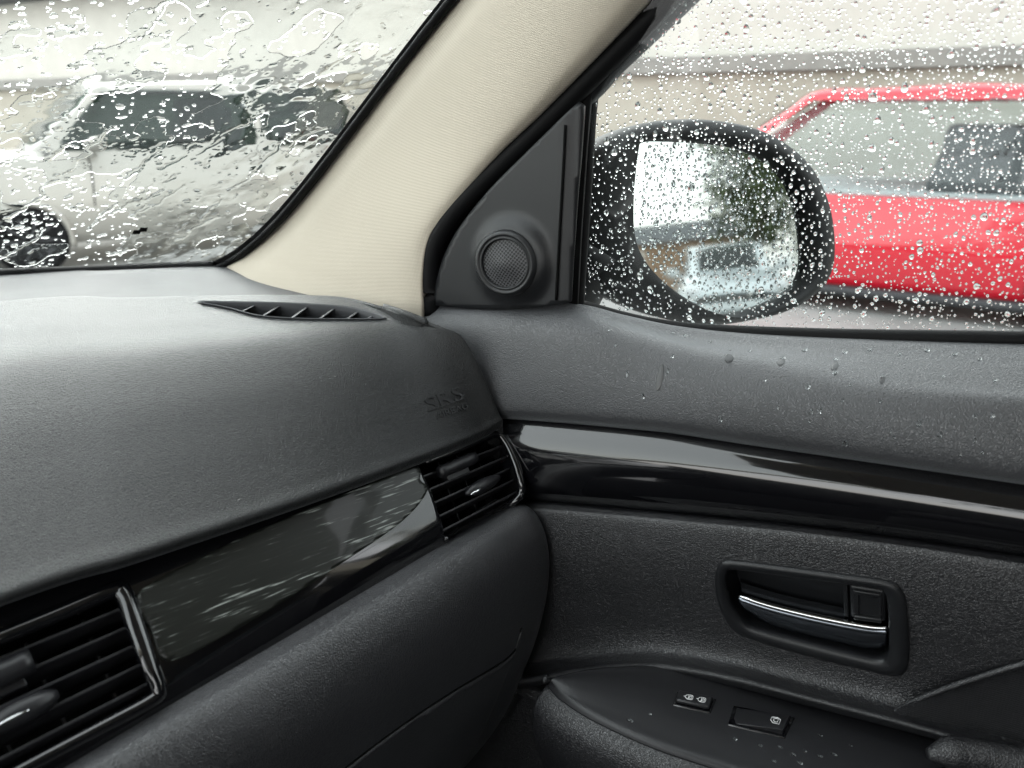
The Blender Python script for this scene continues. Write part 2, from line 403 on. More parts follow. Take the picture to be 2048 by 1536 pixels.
# ------------------------------------------------------------------ ground
gm = mat_noise('wet_concrete', (.20, .20, .195), (.36, .355, .345), .9, .35, .12, .02, spec=.5, r2=.10)
ground = link('ground', [(-300, -300, 0), (300, -300, 0), (300, 300, 0), (-300, 300, 0)], [(0, 1, 2, 3)], gm, smooth=False)
ground['kind'] = 'structure'

# ------------------------------------------------------------------ the car around the camera
CAR = thing('car', 'dark car whose cabin surrounds the view: black dashboard, beige pillar, rain-covered windows', 'car', (-.14, -.6, 0))

# --- dashboard pad
HC = -.17; HL = -.272
cre = [np.array([-.50, 1.04, CZ + HC]), np.array([.02, 1.0, CZ + HC])] + [at(x, y, H=HC) for x, y in ((0, 603), (250, 596), (450, 591), (610, 591), (690, 595), (762, 612), (806, 626))] + [at(842, 642, X=.552)]
lip = [np.array([-.60, .56, CZ + HL]), np.array([-.08, .535, CZ + HL])] + [at(x, y, H=HL) for x, y in ((0, 1192), (270, 1108), (520, 1026), (720, 957), (855, 908), (930, 880), (972, 862))] + [at(1003, 843, X=.573)]
rows = []
for t in (0, .06, .16, .3, .46, .62, .76, .87, .95, 1.0):
    h = t * .85 + .15 * math.sin(t * math.pi / 2); g = .22 * t + .78 * sst(.38, 1.15, t) / sst(.38, 1.15, 1.0)
    r = []
    for a, b in zip(cre, lip):
        q = a + (b - a) * h; q[2] = a[2] + (b[2] - a[2]) * g; r.append(q)
    r.append(r[-1] + np.array([.004, .001, -.006])); r.append(r[-1] + np.array([.007, .003, -.022])); r.append(r[-1] + np.array([.004, .003, -.03]))
    rows.append(r)
def outw(i):
    k = min(i, len(cre) - 1); d = (cre[k] - lip[k]) * np.array([1, 1, 0]); d /= np.linalg.norm(d)
    f_ = sst(4.5, 9, i); d = d * (1 - f_) + np.array([.90, .43, 0]) * f_
    return d / np.linalg.norm(d) * (1 - .86 * sst(4.5, 7, i))
rows = [[q + outw(i) * .016 + np.array([0, 0, -.014]) for i, q in enumerate(rows[0])], [q + outw(i) * .005 + np.array([0, 0, -.002]) for i, q in enumerate(rows[0])]] + rows
rows.append([q + np.array([0, .006, -.010]) for q in rows[-1]]); rows.append([q + np.array([.004, .03, -.014]) for q in rows[-2]])
PAD = Surf(rows); PAD.vmin = 2 / 13
dv_out = [(394, 606), (450, 606), (517, 607), (580, 609), (640, 612), (700, 617), (745, 627), (774, 638), (740, 641), (660, 641), (595, 640), (517, 634), (455, 618)]
dv = [PAD.uv(x, y) for x, y in smooth_path(dv_out, 60, True)]
pad = surf_obj('dashboard_pad', PAD, 150, 90, m_pad, CAR, holes=[dv], solid=.003)

# defroster vent sunk into the pad
dvP = np.array([PAD.pt(u, v) for u, v in dv]); dvN = np.array([PAD.normals(u, v)[0] for u, v in dv]); dn = dvN.mean(0); dn /= np.linalg.norm(dn)
dvc = dvP.mean(0)
dvent = ring('defroster_vent', [dvP + dn * .0015, dvP + (dvc - dvP) * .015 + dn * .0022, dvP + (dvc - dvP) * .05 + dn * .0008, dvP + (dvc - dvP) * .06 - dn * .006, dvP + (dvc - dvP) * .06 - dn * .03], m_cowl, CAR)
tray = link('duct', [p for p in dvP + (dvc - dvP) * .03 - dn * .028], [tuple(range(len(dvP)))], m_dark, dvent, smooth=False); face_toward(tray)
for k, (xa, ya, xb, yb) in enumerate([(470, 628, 512, 607), (520, 634, 562, 608), (576, 640, 618, 610), (632, 642, 672, 613), (686, 642, 722, 618), (728, 641, 750, 627)]):
    ua, ub = PAD.uv(xa, ya), PAD.uv(xb, yb); a, b = PAD.pt(*ua), PAD.pt(*ub)
    d = b - a; sd = np.cross(dn, d); sd /= np.linalg.norm(sd)
    V = [];
    for e in (a + d * .06, b - d * .04):
        for w, s_ in ((-.0015, 0), (-.0015, .0028), (-.016, .020), (-.016, .017)): V.append(e + dn * w + sd * s_)
    finish(link('fin', V, [(0, 1, 2, 3), (7, 6, 5, 4), (0, 4, 5, 1), (1, 5, 6, 2), (2, 6, 7, 3), (3, 7, 4, 0)], m_cowl, dvent, smooth=False), .0006)

# --- cowl shelf between pad and windscreen
base = [np.array([-.55, 1.28, CZ - .185]), np.array([.1, 1.25, CZ - .185])] + [at(x, y, H=-.185) for x, y in ((0, 549), (210, 541), (350, 535), (430, 530))] + [np.array([.715, .70, CZ - .187]), np.array([.71, .60, CZ - .187]), np.array([.68, .50, CZ - .19]), np.array([.64, .43, CZ - .192])]
cowl_rows = []
for t in (0, .08, .3, .65, 1.0):
    r = []
    for a, b in zip(cre, base):
        a2 = a + np.array([.003, .012, -.010]); q = a2 + (b - a2) * t
        q[2] -= .006 * math.sin(t * math.pi); r.append(q)
    cowl_rows.append(r)
COWL = Surf(cowl_rows)
surf_obj('cowl_shelf', COWL, 80, 16, m_cowl, CAR)

# --- embossed airbag lettering on the pad
def text_mesh(body, size, extrude):
    c = bpy.data.curves.new('t', 'FONT'); c.body = body; c.size = size; c.extrude = extrude; c.align_x = 'CENTER'; c.align_y = 'CENTER'; c.resolution_u = 3
    o = bpy.data.objects.new('t', c); COL.objects.link(o); bpy.context.view_layer.update()
    me = bpy.data.meshes.new_from_object(o.evaluated_get(bpy.context.evaluated_depsgraph_get()))
    bpy.data.objects.remove(o); return me
def frame_at(sf, px, py, px2, py2):
    p, n = sf.hit(px, py); q, _ = sf.hit(px2, py2)
    x = q - p; x -= n * (x @ n); x /= np.linalg.norm(x); y = np.cross(n, x); return p, x, y, n
def wrap_text(name, body, size, px, py, px2, py2, mat, parent, sf, lift=.0003, ext=.0005, sx=1.0):
    p, x, y, n = frame_at(sf, px, py, px2, py2); me = text_mesh(body, size, ext)
    co = np.zeros(len(me.vertices) * 3); me.vertices.foreach_get('co', co); co = co.reshape(-1, 3)
    W = p + np.outer(co[:, 0] * sx, x) + np.outer(co[:, 1], y) + np.outer(co[:, 2] + lift, n)
    # settle each vertex onto the curved pad
    rel = W - CC; z = rel @ CF; X = 1024 + FPX * (rel @ CR) / z; Y = 768 - FPX * (rel @ CU) / z
    me.vertices.foreach_set('co', W.ravel().astype(np.float32)); me.materials.clear()
    o = link_mesh(name, me, mat, parent, smooth=False); return o
wrap_text('lettering', 'SRS', .0185, 889, 799, 925, 786, m_smooth, pad, PAD, sx=1.35, ext=.0007)
wrap_text('lettering', 'AIRBAG', .0080, 904, 822, 940, 809, m_smooth, pad, PAD, sx=1.2, ext=.0007)
p_, x_, y_, n_ = frame_at(PAD, 893, 809, 930, 796)
f_ = Frame(p_ - x_*.019 + y_*.0006, p_ + x_*.019 + y_*.0006, p_ + x_*.019 - y_*.0006, p_ - x_*.019 - y_*.0006)
box8('lettering_rule', f_, 0, 1, 0, 1, -.0004, .0010, m_pad, pad)

# --- lower dash with glovebox
rid = [(-420, 1890, -.385), (-200, 1762, -.380), (0, 1648, -.376), (200, 1533, -.371), (400, 1416, -.366), (600, 1299, -.361), (780, 1190, -.355), (900, 1115, -.350), (1000, 1052, -.346), (1056, 1016, -.343)]
R1 = [np.array([-.75, .47, CZ - .39]), np.array([-.25, .445, CZ - .39])] + [at(x, y, H=h) for x, y, h in rid]
R1.append(R1[-1] + np.array([.020, .012, -.018]))
def shift(r, dx, dy, dz): return [q + np.array([dx, dy, dz]) for q in r]
LOW = Surf([shift(R1, .0, .035, .0), shift(R1, 0, .012, .001), R1, shift(R1, 0, -.010, -.009), shift(R1, 0, -.018, -.028), shift(R1, .001, -.021, -.060), shift(R1, .0, -.016, -.11), shift(R1, -.006, -.002, -.17), shift(R1, -.014, .03, -.26), shift(R1, -.02, .10, -.38)])
surf_obj('lower_dashboard', LOW, 140, 70, m_lower, CAR)
lid_px = [(1042, 1258), (1036, 1290), (1005, 1325), (905, 1385), (800, 1455), (700, 1530), (640, 1590), (640, 1800), (900, 1800), (1010, 1560), (1040, 1400)]
lid_uv = [LOW.uv(x, y) for x, y in smooth_path([(1042, 1256), (1036, 1288), (1005, 1323), (905, 1383), (800, 1453), (700, 1528), (560, 1640)], 40)]
ue = lid_uv[0][0]
lid_uv = lid_uv + [(lid_uv[-1][0], .97), (ue - .02, .97), (ue - .01, .85)]
lid = surf_obj('glovebox_lid', LOW, 140, 70, m_lower, CAR, outer=lid_uv, offset=.0018, solid=.0016)
seam = [LOW.pt(u, v) + LOW.normals(u, v)[0] * .0004 for u, v in lid_uv[:40]]
tube('lid_seam', seam, .0011, m_dark, lid, k=6)

# --- trim band between pad and lower dash
lineA = [(-420, 1370), (-200, 1290), (0, 1215), (250, 1128), (520, 1040), (720, 970), (850, 922), (935, 890), (1008, 858)]
lineB = [(-400, 1868), (-200, 1752), (20, 1626), (330, 1447), (596, 1292), (776, 1184), (888, 1115), (978, 1063), (1050, 1020)]
A_ = [at(x, y, H=h) for (x, y), h in zip(lineA, np.linspace(-.292, -.278, 9))]
B_ = [at(x, y, H=h) for (x, y), h in zip(lineB, np.linspace(-.384, -.345, 9))]
A_ = [np.array([-.75, .545, CZ - .292]), np.array([-.25, .515, CZ - .292])] + A_; B_ = [np.array([-.75, .47, CZ - .388]), np.array([-.25, .445, CZ - .388])] + B_
rows = []
for t, dy in ((-.12, .03), (0, .006), (.15, 0), (.4, -.006), (.7, -.006), (1.0, .006), (1.1, .03)):
    rows.append([a + (b - a) * t + np.array([0, dy + .004, 0]) for a, b in zip(A_, B_)])
TRIM = Surf(rows)
def vent_hole(px): return [TRIM.uv(x, y) for x, y in px]
rv_px = [(836, 930), (995, 868), (1010, 880), (1040, 985), (1032, 1000), (905, 1078), (888, 1068)]
lv_px = [(-330, 1400), (225, 1182), (245, 1195), (308, 1375), (300, 1395), (-10, 1560), (-150, 1640)]
surf_obj('gloss_trim_dark_reflection', TRIM, 190, 40, m_gloss, CAR, holes=[vent_hole(rv_px), vent_hole(lv_px)])  # black zone below the woodgrain stands in for a dark reflection
wood_px = smooth_path([(272, 1192), (420, 1108), (560, 1042), (700, 985), (826, 936), (838, 962), (852, 984), (800, 1045), (680, 1128), (560, 1206), (440, 1276), (332, 1322), (300, 1258)], 90, True)  # lower edge drawn where that dark reflection begins
surf_obj('woodgrain_panel', TRIM, 220, 60, m_wood, CAR, outer=[TRIM.uv(x, y) for x, y in wood_px], offset=.0028, solid=.003)

# --- air vents
def air_vent(label, corners, nsl, tabs, frame_px, dep=.045, fr=1.0):
    c = []
    for x, y in corners:
        u, v = TRIM.uv(x, y); c.append(TRIM.pt(u, v))
    f = Frame(*c)
    path = smooth_path([TRIM.hit(x, y)[0] + f.n * .001 for x, y in frame_px], 80)
    vent = tube('air_vent', path, np.interp(np.linspace(0, 1, 80), [0, .15, .45, .6, 1], np.array([.0022, .0036, .0042, .0036, .0022]) * fr), m_gloss, CAR, k=12)
    vent['label'] = label
    # duct
    V = [f(u, v, w) for w in (.000, -dep) for u, v in ((-.04, -.04), (1.04, -.04), (1.04, 1.04), (-.04, 1.04))]
    finish(link('duct', V, [(4, 5, 6, 7), (0, 1, 5, 4), (1, 2, 6, 5), (2, 3, 7, 6), (3, 0, 4, 7)], m_dark, vent, smooth=False))
    for i in range(nsl):
        v = (i + .55) / nsl
        prof = [(0, 0), (-.004, -.0016), (-.022, -.0060), (-.022, -.0072), (-.004, -.0042), (0, -.0020)]
        V = []; dn_ = f(0, 1) - f(0, 0); dn_ /= np.linalg.norm(dn_)
        for u in (-.02, 1.02):
            for w, dz in prof: V.append(f(u, v, w - .003) - dn_ * dz)
        k = len(prof)
        finish(link('slat', V, [tuple(range(k)), tuple(range(2*k - 1, k - 1, -1))] + [(q, (q+1) % k, k + (q+1) % k, k + q) for q in range(k)], m_vent, vent, smooth=False), .0005)
    for i in range(4):     # vertical guide vanes behind
        u = (i + .6) / 4.2
        box8('vane', f, u, u + .012, 0, 1, -.040, -.028, m_vent, vent)
    for kind, u, v, L_, R_ in tabs:
        a, b = f(u, v, .001), f(u + L_, v - .015, .001)
        if kind == 'grip':
            pth = np.linspace(a, b, 9); o = tube('vent_grip', pth, [R_*.86, R_, R_*.93, R_, R_*.98, R_, R_*.95, R_, R_*.86], m_vent, vent, k=14, up=f.n)
            box8('grip_bridge', f, u + L_*.2, u + L_*.8, v + .02, v + .17, -.02, -.002, m_vent, vent, .0008)
        else:
            pth = np.linspace(a, b, 11); rr = [R_*q for q in (.25, .6, .85, .95, 1, 1, .97, .9, .8, .6, .3)]
            tube('vent_knob', pth, rr, m_vent, vent, k=14, up=f.n)
            tip = tube('knob_accent', np.linspace(f(u + L_*.05, v + .035, R_*.9), f(u + L_*kind[1], v + .02, R_*.98), 7), [.0004, .0011, .0015, .0017, .0015, .0011, .0004], m_chrome, vent, k=8)
    return vent
air_vent('outer air vent beside the door', [(842, 935), (1000, 876), (1038, 988), (893, 1070)], 5,
         [('grip', .16, .16, .46, .0058), (('knob', .4), .36, .60, .46, .0062)],
         [(850, 925), (920, 897), (985, 870), (1006, 876), (1022, 915), (1037, 960), (1042, 985), (1030, 1002), (985, 1030), (930, 1062), (905, 1078), (890, 1078)])
air_vent('inner air vent at the near end of the woodgrain strip', [(-320, 1412), (232, 1192), (304, 1378), (-170, 1625)], 5,
         [('grip', .33, .28, .28, .0085), (('knob', .62), .34, .66, .30, .0085)],
         [(-300, 1395), (-100, 1315), (100, 1235), (222, 1184), (246, 1188), (268, 1245), (298, 1330), (316, 1378), (304, 1400), (200, 1456), (60, 1530), (-160, 1650)], fr=1.5)

# --- windscreen
ws_rows = [[(-.99, .84, -.200), (-.6, 1.16, -.200), (-.15, 1.27, -.200), (.2, 1.20, -.200), (.53, 1.02, -.200), (.73, .79, -.200), (.84, .60, -.200)]]
top = np.array([(-.86, .05, .345), (-.5, .27, .36), (-.15, .35, .365), (.2, .31, .36), (.43, .19, .35), (.565, .07, .34), (.66, -.08, .33)])
bot = np.array(ws_rows[0])
ws_rows = []
for t in (0, .25, .5, .75, 1):
    q = bot + (top - bot) * t; q[:, 2] += CZ + .022 * math.sin(math.pi * t); q[:, 1] += .016 * math.sin(math.pi * t); ws_rows.append(q)
WS = Surf(ws_rows)
seal_px = [(428, 531), (478, 503), (543, 448), (608, 372), (696, 258), (784, 140), (893, 2), (990, -122), (1090, -250)]
ws_edge = [WS.uv(x + 6, y + 4) for x, y in smooth_path(seal_px, 40)]
windscreen = surf_obj('windscreen', WS, 50, 30, m_wsglass, CAR, solid=0, outer=[(0, 0), (.2, 0), (.4, 0), (.6, 0), (.8, 0), (ws_edge[0][0], 0)] + ws_edge + [(ws_edge[-1][0], 1), (.5, 1), (0, 1), (0, .5)])
m_ = windscreen.modifiers.new('thickness', 'SOLIDIFY'); m_.thickness = .005; m_.offset = -1
# printed mark on the glass
for dx, dy in ((0, 0), (13, -5)):
    q = [WS.hit(x + dx, y + dy) for x, y in ((268, 459), (283, 459), (280, 467), (264, 467))]
    q = [p + n * .0008 for p, n in q]
    prism('glass_mark', q, WS.hit(275, 462)[1] * .0002, m_dark, windscreen)

# --- beige pillar trim
Lp = [(334, 620), (437, 536), (489, 509), (555, 457), (621, 383), (709, 269), (797, 150), (906, 12), (1006, -116), (1116, -256)]
Rp = [(846, 700), (850, 625), (849, 555), (858, 489), (884, 443), (995, 315), (1084, 230), (1210, 101), (1325, -22), (1450, -160)]
prow = []
for k, ((lx, ly), (rx, ry)) in enumerate(zip(Lp, Rp)):
    t = k / (len(Lp) - 1)
    u, v = WS.uv(max(lx, 433), min(ly, 535)); PL = WS.pt(u, v) + WS.normals(u, v)[0] * .010
    dl = depth(PL); 
    if k == 0: dl += .02
    dr = depth(at(rx, ry, X=.588 + .018 * t)); r = [at(lx, ly, D=dl) + np.array([.02, .02, 0])]
    for fr, bl in ((0, 0), (.10, .016), (.20, .030), (.42, .036), (.66, .032), (.86, .020), (.96, .006), (1.0, -.008)):
        r.append(at(lx + (rx - lx) * fr, ly + (ry - ly) * fr, D=dl + (dr - dl) * fr - bl))
    r.append(r[-1] + np.array([.03, .012, 0])); prow.append(r)
for k in (1.2, 2.4): prow.append([a + (a - b) * k for a, b in zip(prow[9], prow[8])])
PIL = Surf(prow)
surf_obj('pillar_trim', PIL, 60, 96, m_pillar, CAR)
# black glass seal between windscreen and pillar
seal = [PIL.pt(.11, v) * 1 for v in np.linspace(.0, 1, 60)]
sealp = [WS.hit(x, y) for x, y in smooth_path([(428, 531), (478, 503), (543, 448), (608, 372), (696, 258), (784, 140), (893, 2), (990, -122), (1090, -250)], 60)]
def fair(P, deg=5):
    P = np.array(P); t = np.linspace(-1, 1, len(P)); return np.column_stack([np.polyval(np.polyfit(t, P[:, i], deg), t) for i in range(3)])
sealq = fair([p + n * .008 for p, n in sealp]); sealq = np.vstack([sealq] + [sealq[-1] + (sealq[-1] - sealq[-6]) * k for k in (.5, 1, 1.6, 2.4)])
tube('windscreen_seal', sealq, .0046, m_rubber, CAR, k=10)
fa = fair([p + n * .0015 for p, n in [WS.hit(x - 8, y - 6) for x, y in smooth_path(seal_px, 60)]]); fb = fair([p + n * .0015 for p, n in [WS.hit(x + 44, y + 30) for x, y in smooth_path(seal_px, 60)]])
face_toward(link('glass_border', np.vstack([fa, fb]), grid_faces(60, 2), m_rubber, windscreen), None, .0008)
sealb = [WS.hit(x, y) for x, y in smooth_path([(-500, 580), (-200, 562), (0, 546), (150, 540), (300, 534), (430, 529)], 50)]
tube('windscreen_seal', [p + n * .004 for p, n in sealb], .0085, m_rubber, CAR, k=8)

# --- weather strip and window frame on the door side
wsp = [(862, 628, .600), (860, 555, .600), (870, 492, .600), (898, 440, .601), (940, 390, .602), (1008, 322, .605), (1096, 238, .608), (1180, 155, .610), (1265, 70, .613), (1345, -8, .616), (1440, -105, .62), (1560, -230, .625)]
wsq = smooth_path([at(x, y, X=X + .004) for x, y, X in wsp], 90)
tube('weather_strip', np.vstack([wsq, smooth_path([wsq[-1] + (wsq[-1] - wsq[-2]) * .5, (.60, -.10, 1.645), (.565, -.30, 1.685), (.55, -.74, 1.69)], 14)]), .0095, m_rubber, CAR, k=12)
wfr = [(1128, 235, .625), (1160, 196, .626), (1190, 168, .626), (1225, 128, .626), (1275, 80, .627), (1330, 28, .628), (1375, -15, .629), (1450, -90, .63), (1580, -220, .63)]
wfq = smooth_path([at(x, y, X=X) for x, y, X in wfr], 80)
tube('window_frame', np.vstack([wfq, smooth_path([wfq[-1] + (wfq[-1] - wfq[-2]) * .5, (.605, -.12, 1.635), (.58, -.32, 1.675), (.575, -.76, 1.68)], 14)]), .011, m_smooth, CAR, k=12)

# --- tweeter cover (mirror corner trim)
tw_c = at(1010, 527, X=.588)
def panel(name, poly_px, Xf, step, mat, parent, solid=.004, holes=()):
    P = np.array(poly_px); x0, y0 = P.min(0); x1, y1 = P.max(0)
    gx, gy = np.meshgrid(np.arange(x0, x1, step), np.arange(y0, y1, step)); g = np.column_stack([gx.ravel(), gy.ravel()]).astype(float)
    k = inside(P, g[:, 0], g[:, 1])
    q = np.roll(P, -1, 0)
    for a, b in zip(P, q):
        ab = b - a; t = np.clip(((g - a) @ ab) / (ab @ ab + 1e-9), 0, 1); k &= np.linalg.norm(g - a - t[:, None]*ab, axis=1) > step * .5
    for h in holes: k &= ~inside(h, g[:, 0], g[:, 1])
    vs = [Vector(p) for p in g[k]]; ed = []
    for h in [P] + list(holes):
        b = len(vs); vs += [Vector(p) for p in h]; ed += [(b + i, b + (i + 1) % len(h)) for i in range(len(h))]
    ov, oe, of, *_ = delaunay_2d_cdt(vs, ed, [], 0, 1e-5)
    A = np.array([tuple(v) for v in ov]); F_ = np.array([f for f in of if len(f) == 3]); c = A[F_].mean(1); ok = inside(P, c[:, 0], c[:, 1])
    for h in holes: ok &= ~inside(h, c[:, 0], c[:, 1])
    co = np.array([at(x, y, X=Xf(x, y)) for x, y in A])
    return face_toward(link_mesh(name, fast_mesh(name, co, F_[ok]), mat, parent), None, solid)
def tw_X(x, y):
    q = at(x, y, X=.600); r = math.hypot(q[1] - tw_c[1], q[2] - tw_c[2])
    X = .600 - .007 * (1 - sst(.026, .044, r))
    e = sst(1120, 1160, x); return X + .004 * e
tw_poly = np.vstack([smooth_path([(866, 608), (874, 555), (893, 500), (925, 445), (985, 372), (1060, 297), (1120, 238), (1158, 203)], 40), smooth_path([(1168, 212), (1160, 330), (1150, 480), (1143, 603)], 16), smooth_path([(1138, 606), (1080, 614), (1000, 619), (930, 616), (870, 611)], 14)])
cover = panel('tweeter_cover', tw_poly, tw_X, 9, m_smooth, CAR)
tn = np.array([-1, -.12, .05]); tn /= np.linalg.norm(tn)
tu = np.cross((0, 0, 1), tn); tu /= np.linalg.norm(tu); tv = np.cross(tn, tu)
def circ(r, w, n=48): return np.array([tw_c + tn * w + r * (math.cos(a) * tu + math.sin(a) * tv) for a in np.linspace(0, 2*math.pi, n, endpoint=False)])
ring('tweeter_bezel', [circ(.0295, -.006), circ(.0285, .001), circ(.0265, .0026), circ(.0248, .0030), circ(.0240, .0016), circ(.0232, .0016), circ(.0226, .0028), circ(.0216, .0026), circ(.0208, .0006), circ(.0205, -.006)], m_smooth, cover)
V = []; uvs = []; nr = 12
for i in range(nr + 1):
    r = .0212 * i / nr; h = -.001 + .0045 * math.exp(-(r / .015)**2) 
    for a in np.linspace(0, 2*math.pi, 40, endpoint=False): V.append(tw_c + tn * h + r * (math.cos(a) * tu + math.sin(a) * tv)); uvs.append((r * math.cos(a) / .0424, r * math.sin(a) / .0424))
Fc = [(i*40 + q, i*40 + (q+1) % 40, (i+1)*40 + (q+1) % 40, (i+1)*40 + q) for i in range(nr) for q in range(40)]
gr = link('speaker_grille', V, Fc, m_grille, cover)
uvl = gr.data.uv_layers.new(name='UVMap')
for lp in gr.data.loops: uvl.data[lp.index].uv = uvs[lp.vertex_index]
face_toward(gr)
tube('cover_seam', px_path([(1131, 250), (1127, 330), (1120, 450), (1112, 600)], 30, X=.5985), .0012, m_dark, cover, k=6)
panel('door_frame_corner', [(835, 640), (835, 540), (850, 470), (900, 400), (1000, 290), (1090, 205), (1150, 150), (1185, 150), (1172, 300), (1160, 480), (1152, 640)], lambda x, y: .617, 40, m_rubber, CAR)
# window channel behind the cover
tube('window_channel', px_path([(1188, 150), (1178, 230), (1168, 400), (1160, 520), (1152, 640)], 40, X=.632), .0065, m_rubber, CAR, k=10)

# --- upper door panel
cx = [840, 1000, 1150, 1250, 1350, 1500, 1750, 2048, 2400, 2900]
def row(ys, Xs): return [at(x, y, X=X) for x, y, X in zip(cx, ys, Xs)]
e = np.array([604, 604, 607, 630, 651, 667, 679, 689, 700, 715])
DUP = Surf([row(e + 14, [.63, .63, .64, .655, .66, .66, .66, .66, .66, .66]),
            row(e + 0, [.612, .614, .62, .636, .642, .642, .642, .642, .642, .642]),
            row(e + [14, 14, 14, 16, 20, 24, 30, 36, 40, 40], [.602, .604, .610, .622, .628, .626, .624, .622, .622, .622]),
            row([636, 636, 642, 662, 688, 718, 752, 776, 800, 830], [.594, .594, .598, .603, .605, .604, .603, .602, .602, .602]),
            row([668, 668, 676, 698, 722, 752, 786, 808, 834, 866], [.587, .587, .589, .591, .592, .592, .591, .591, .591, .591]),
            row([740, 744, 752, 764, 778, 800, 838, 874, 908, 960], [.582, .582, .582, .583, .583, .583, .583, .583, .583, .583]),
            row([800, 806, 814, 822, 832, 852, 886, 926, 974, 1040], [.580]*10),
            row([822, 828, 838, 846, 856, 878, 914, 956, 1006, 1072], [.583]*10),
            row([830, 836, 847, 856, 866, 889, 925, 968, 1018, 1084], [.592]*10),
            row([834, 840, 851, 860, 870, 893, 929, 972, 1022, 1088], [.612]*10)])
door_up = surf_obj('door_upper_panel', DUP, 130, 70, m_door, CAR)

# --- gloss trim on the door
tx = [1000, 1080, 1150, 1300, 1500, 1750, 2048, 2400, 2900]
ty = np.array([836, 841, 847, 861, 889, 925, 968, 1018, 1084]); by = np.array([1000, 1003, 1008, 1021, 1040, 1069, 1113, 1172, 1250])
TR = []
for t, X in ((-.04, .612), (.0, .596), (.12, .588), (.3, .5805), (.5, .577), (.7, .5765), (.88, .580), (1.0, .590), (1.02, .61)):
    TR.append([at(x, y0 + (y1 - y0) * t, X=X) for x, y0, y1 in zip(tx, ty, by)])
DTR = Surf(TR)
surf_obj('door_gloss_trim', DTR, 100, 50, m_gloss, CAR)

# --- lower door panel with the handle opening
lx = [1000, 1060, 1150, 1300, 1450, 1600, 1800, 2048, 2400, 2900]
l0 = np.array([996, 1001, 1008, 1021, 1035, 1050, 1076, 1113, 1172, 1250])
lbot = np.array([1352, 1345, 1330, 1318, 1340, 1378, 1430, 1500, 1600, 1740])
LR = [[at(x, y - 2, X=.612) for x, y in zip(lx, l0)], [at(x, y, X=.592) for x, y in zip(lx, l0)], [at(x, y + 10, X=.5815) for x, y in zip(lx, l0)], [at(x, y + 26, X=.576) for x, y in zip(lx, l0)]]
for t, X in ((.2, .5745), (.4, .577), (.6, .582), (.8, .586), (.93, .582)):
    LR.append([at(x, y + 26 + (b - y - 26) * t, X=X) for x, y, b in zip(lx, l0, lbot)])
LR.append([at(x, b, X=.570) for x, b in zip(lx, lbot)])
LR.append([at(x, b + 9, X=.560) for x, b in zip(lx, lbot)])
LR.append([at(x, b + 19, X=.557) for x, b in zip(lx, lbot)])
LR.append([at(x, b + 30, X=.562) for x, b in zip(lx, lbot)])
DLO = Surf(LR)
bez_out = smooth_path([(1432, 1150), (1440, 1126), (1465, 1119), (1560, 1130), (1680, 1146), (1775, 1160), (1803, 1178), (1814, 1215), (1819, 1300), (1812, 1338), (1790, 1349), (1735, 1338), (1620, 1310), (1515, 1279), (1474, 1262), (1448, 1230), (1434, 1185)], 96, True)
bez_in = smooth_path([(1452, 1160), (1456, 1144), (1470, 1139), (1560, 1150), (1680, 1166), (1748, 1175), (1768, 1184), (1775, 1210), (1778, 1290), (1773, 1310), (1755, 1318), (1700, 1306), (1600, 1281), (1520, 1259), (1492, 1246), (1468, 1215), (1456, 1185)], 96, True)
hole = [DLO.uv(x, y) for x, y in bez_out * .5 + bez_in * .5]
hole = hole[::2]
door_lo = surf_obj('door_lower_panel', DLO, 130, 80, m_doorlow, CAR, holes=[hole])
def lift(px, d):
    q = np.array([DLO.uv(x, y) for x, y in px]); return DLO.ev(q[:, 0], q[:, 1]) + DLO.normals(q[:, 0], q[:, 1]) * d
bo = lift(bez_out, 0); bi = lift(bez_in, 0); nD = np.array([-1., 0, .03]); nD /= np.linalg.norm(nD)
bc = bi.mean(0)
hnd = ring('door_handle_bezel', [bo - nD*.003, bo + nD*.0022, bo*.93 + bi*.07 + nD*.0036, bo*.55 + bi*.45 + nD*.0042, bo*.15 + bi*.85 + nD*.0030, bi + nD*.0008, bi - nD*.004, bi + (bc - bi)*.03 - nD*.030], m_smooth, CAR)
hnd.name = 'door_handle'
cup = link('recess', list(bi + (bc - bi)*.01 - nD*.029), [tuple(range(len(bi)))], m_smooth, hnd, smooth=False); face_toward(cup)
m_levchrome = mat_plain('dark_chrome', (.22, .24, .27), .2, metal=1)
# pull lever: bowed chrome-edged blade
def lift1(x, y, d): return lift([(x, y)], d)[0]
lt = smooth_path([(1472, 1196), (1530, 1213), (1600, 1230), (1680, 1247), (1740, 1258), (1774, 1262)], 30)
lb = smooth_path([(1484, 1232), (1530, 1258), (1600, 1279), (1680, 1298), (1735, 1312), (1772, 1308)], 30)
lv = []
for k, (a, b) in enumerate(zip(lt, lb)):
    s_ = math.sin(math.pi * min(k / 29, 1)) ; bow = -.0045 + .0015 * s_
    prof = [(0, -.016), (0, -.003), (.03, .0), (.10, .0022), (.22, .0030), (.5, .0028), (.85, .0005), (1.0, -.004), (1.0, -.016)]
    lv.append([lift1(*(a + (b - a) * t), d=bow + w) for t, w in prof])
lv = np.array(lv); nk, npf = lv.shape[:2]
lev = link('lever', lv.reshape(-1, 3), grid_faces(npf, nk), m_levchrome, hnd); face_toward(lev, None, .0015)
tube('chrome_edge', lv[:, 2] + nD * .0003, np.interp(np.linspace(0, 1, 30), [0, .1, .8, 1], [.0010, .0024, .0029, .0022]), m_chrome, hnd, k=8)
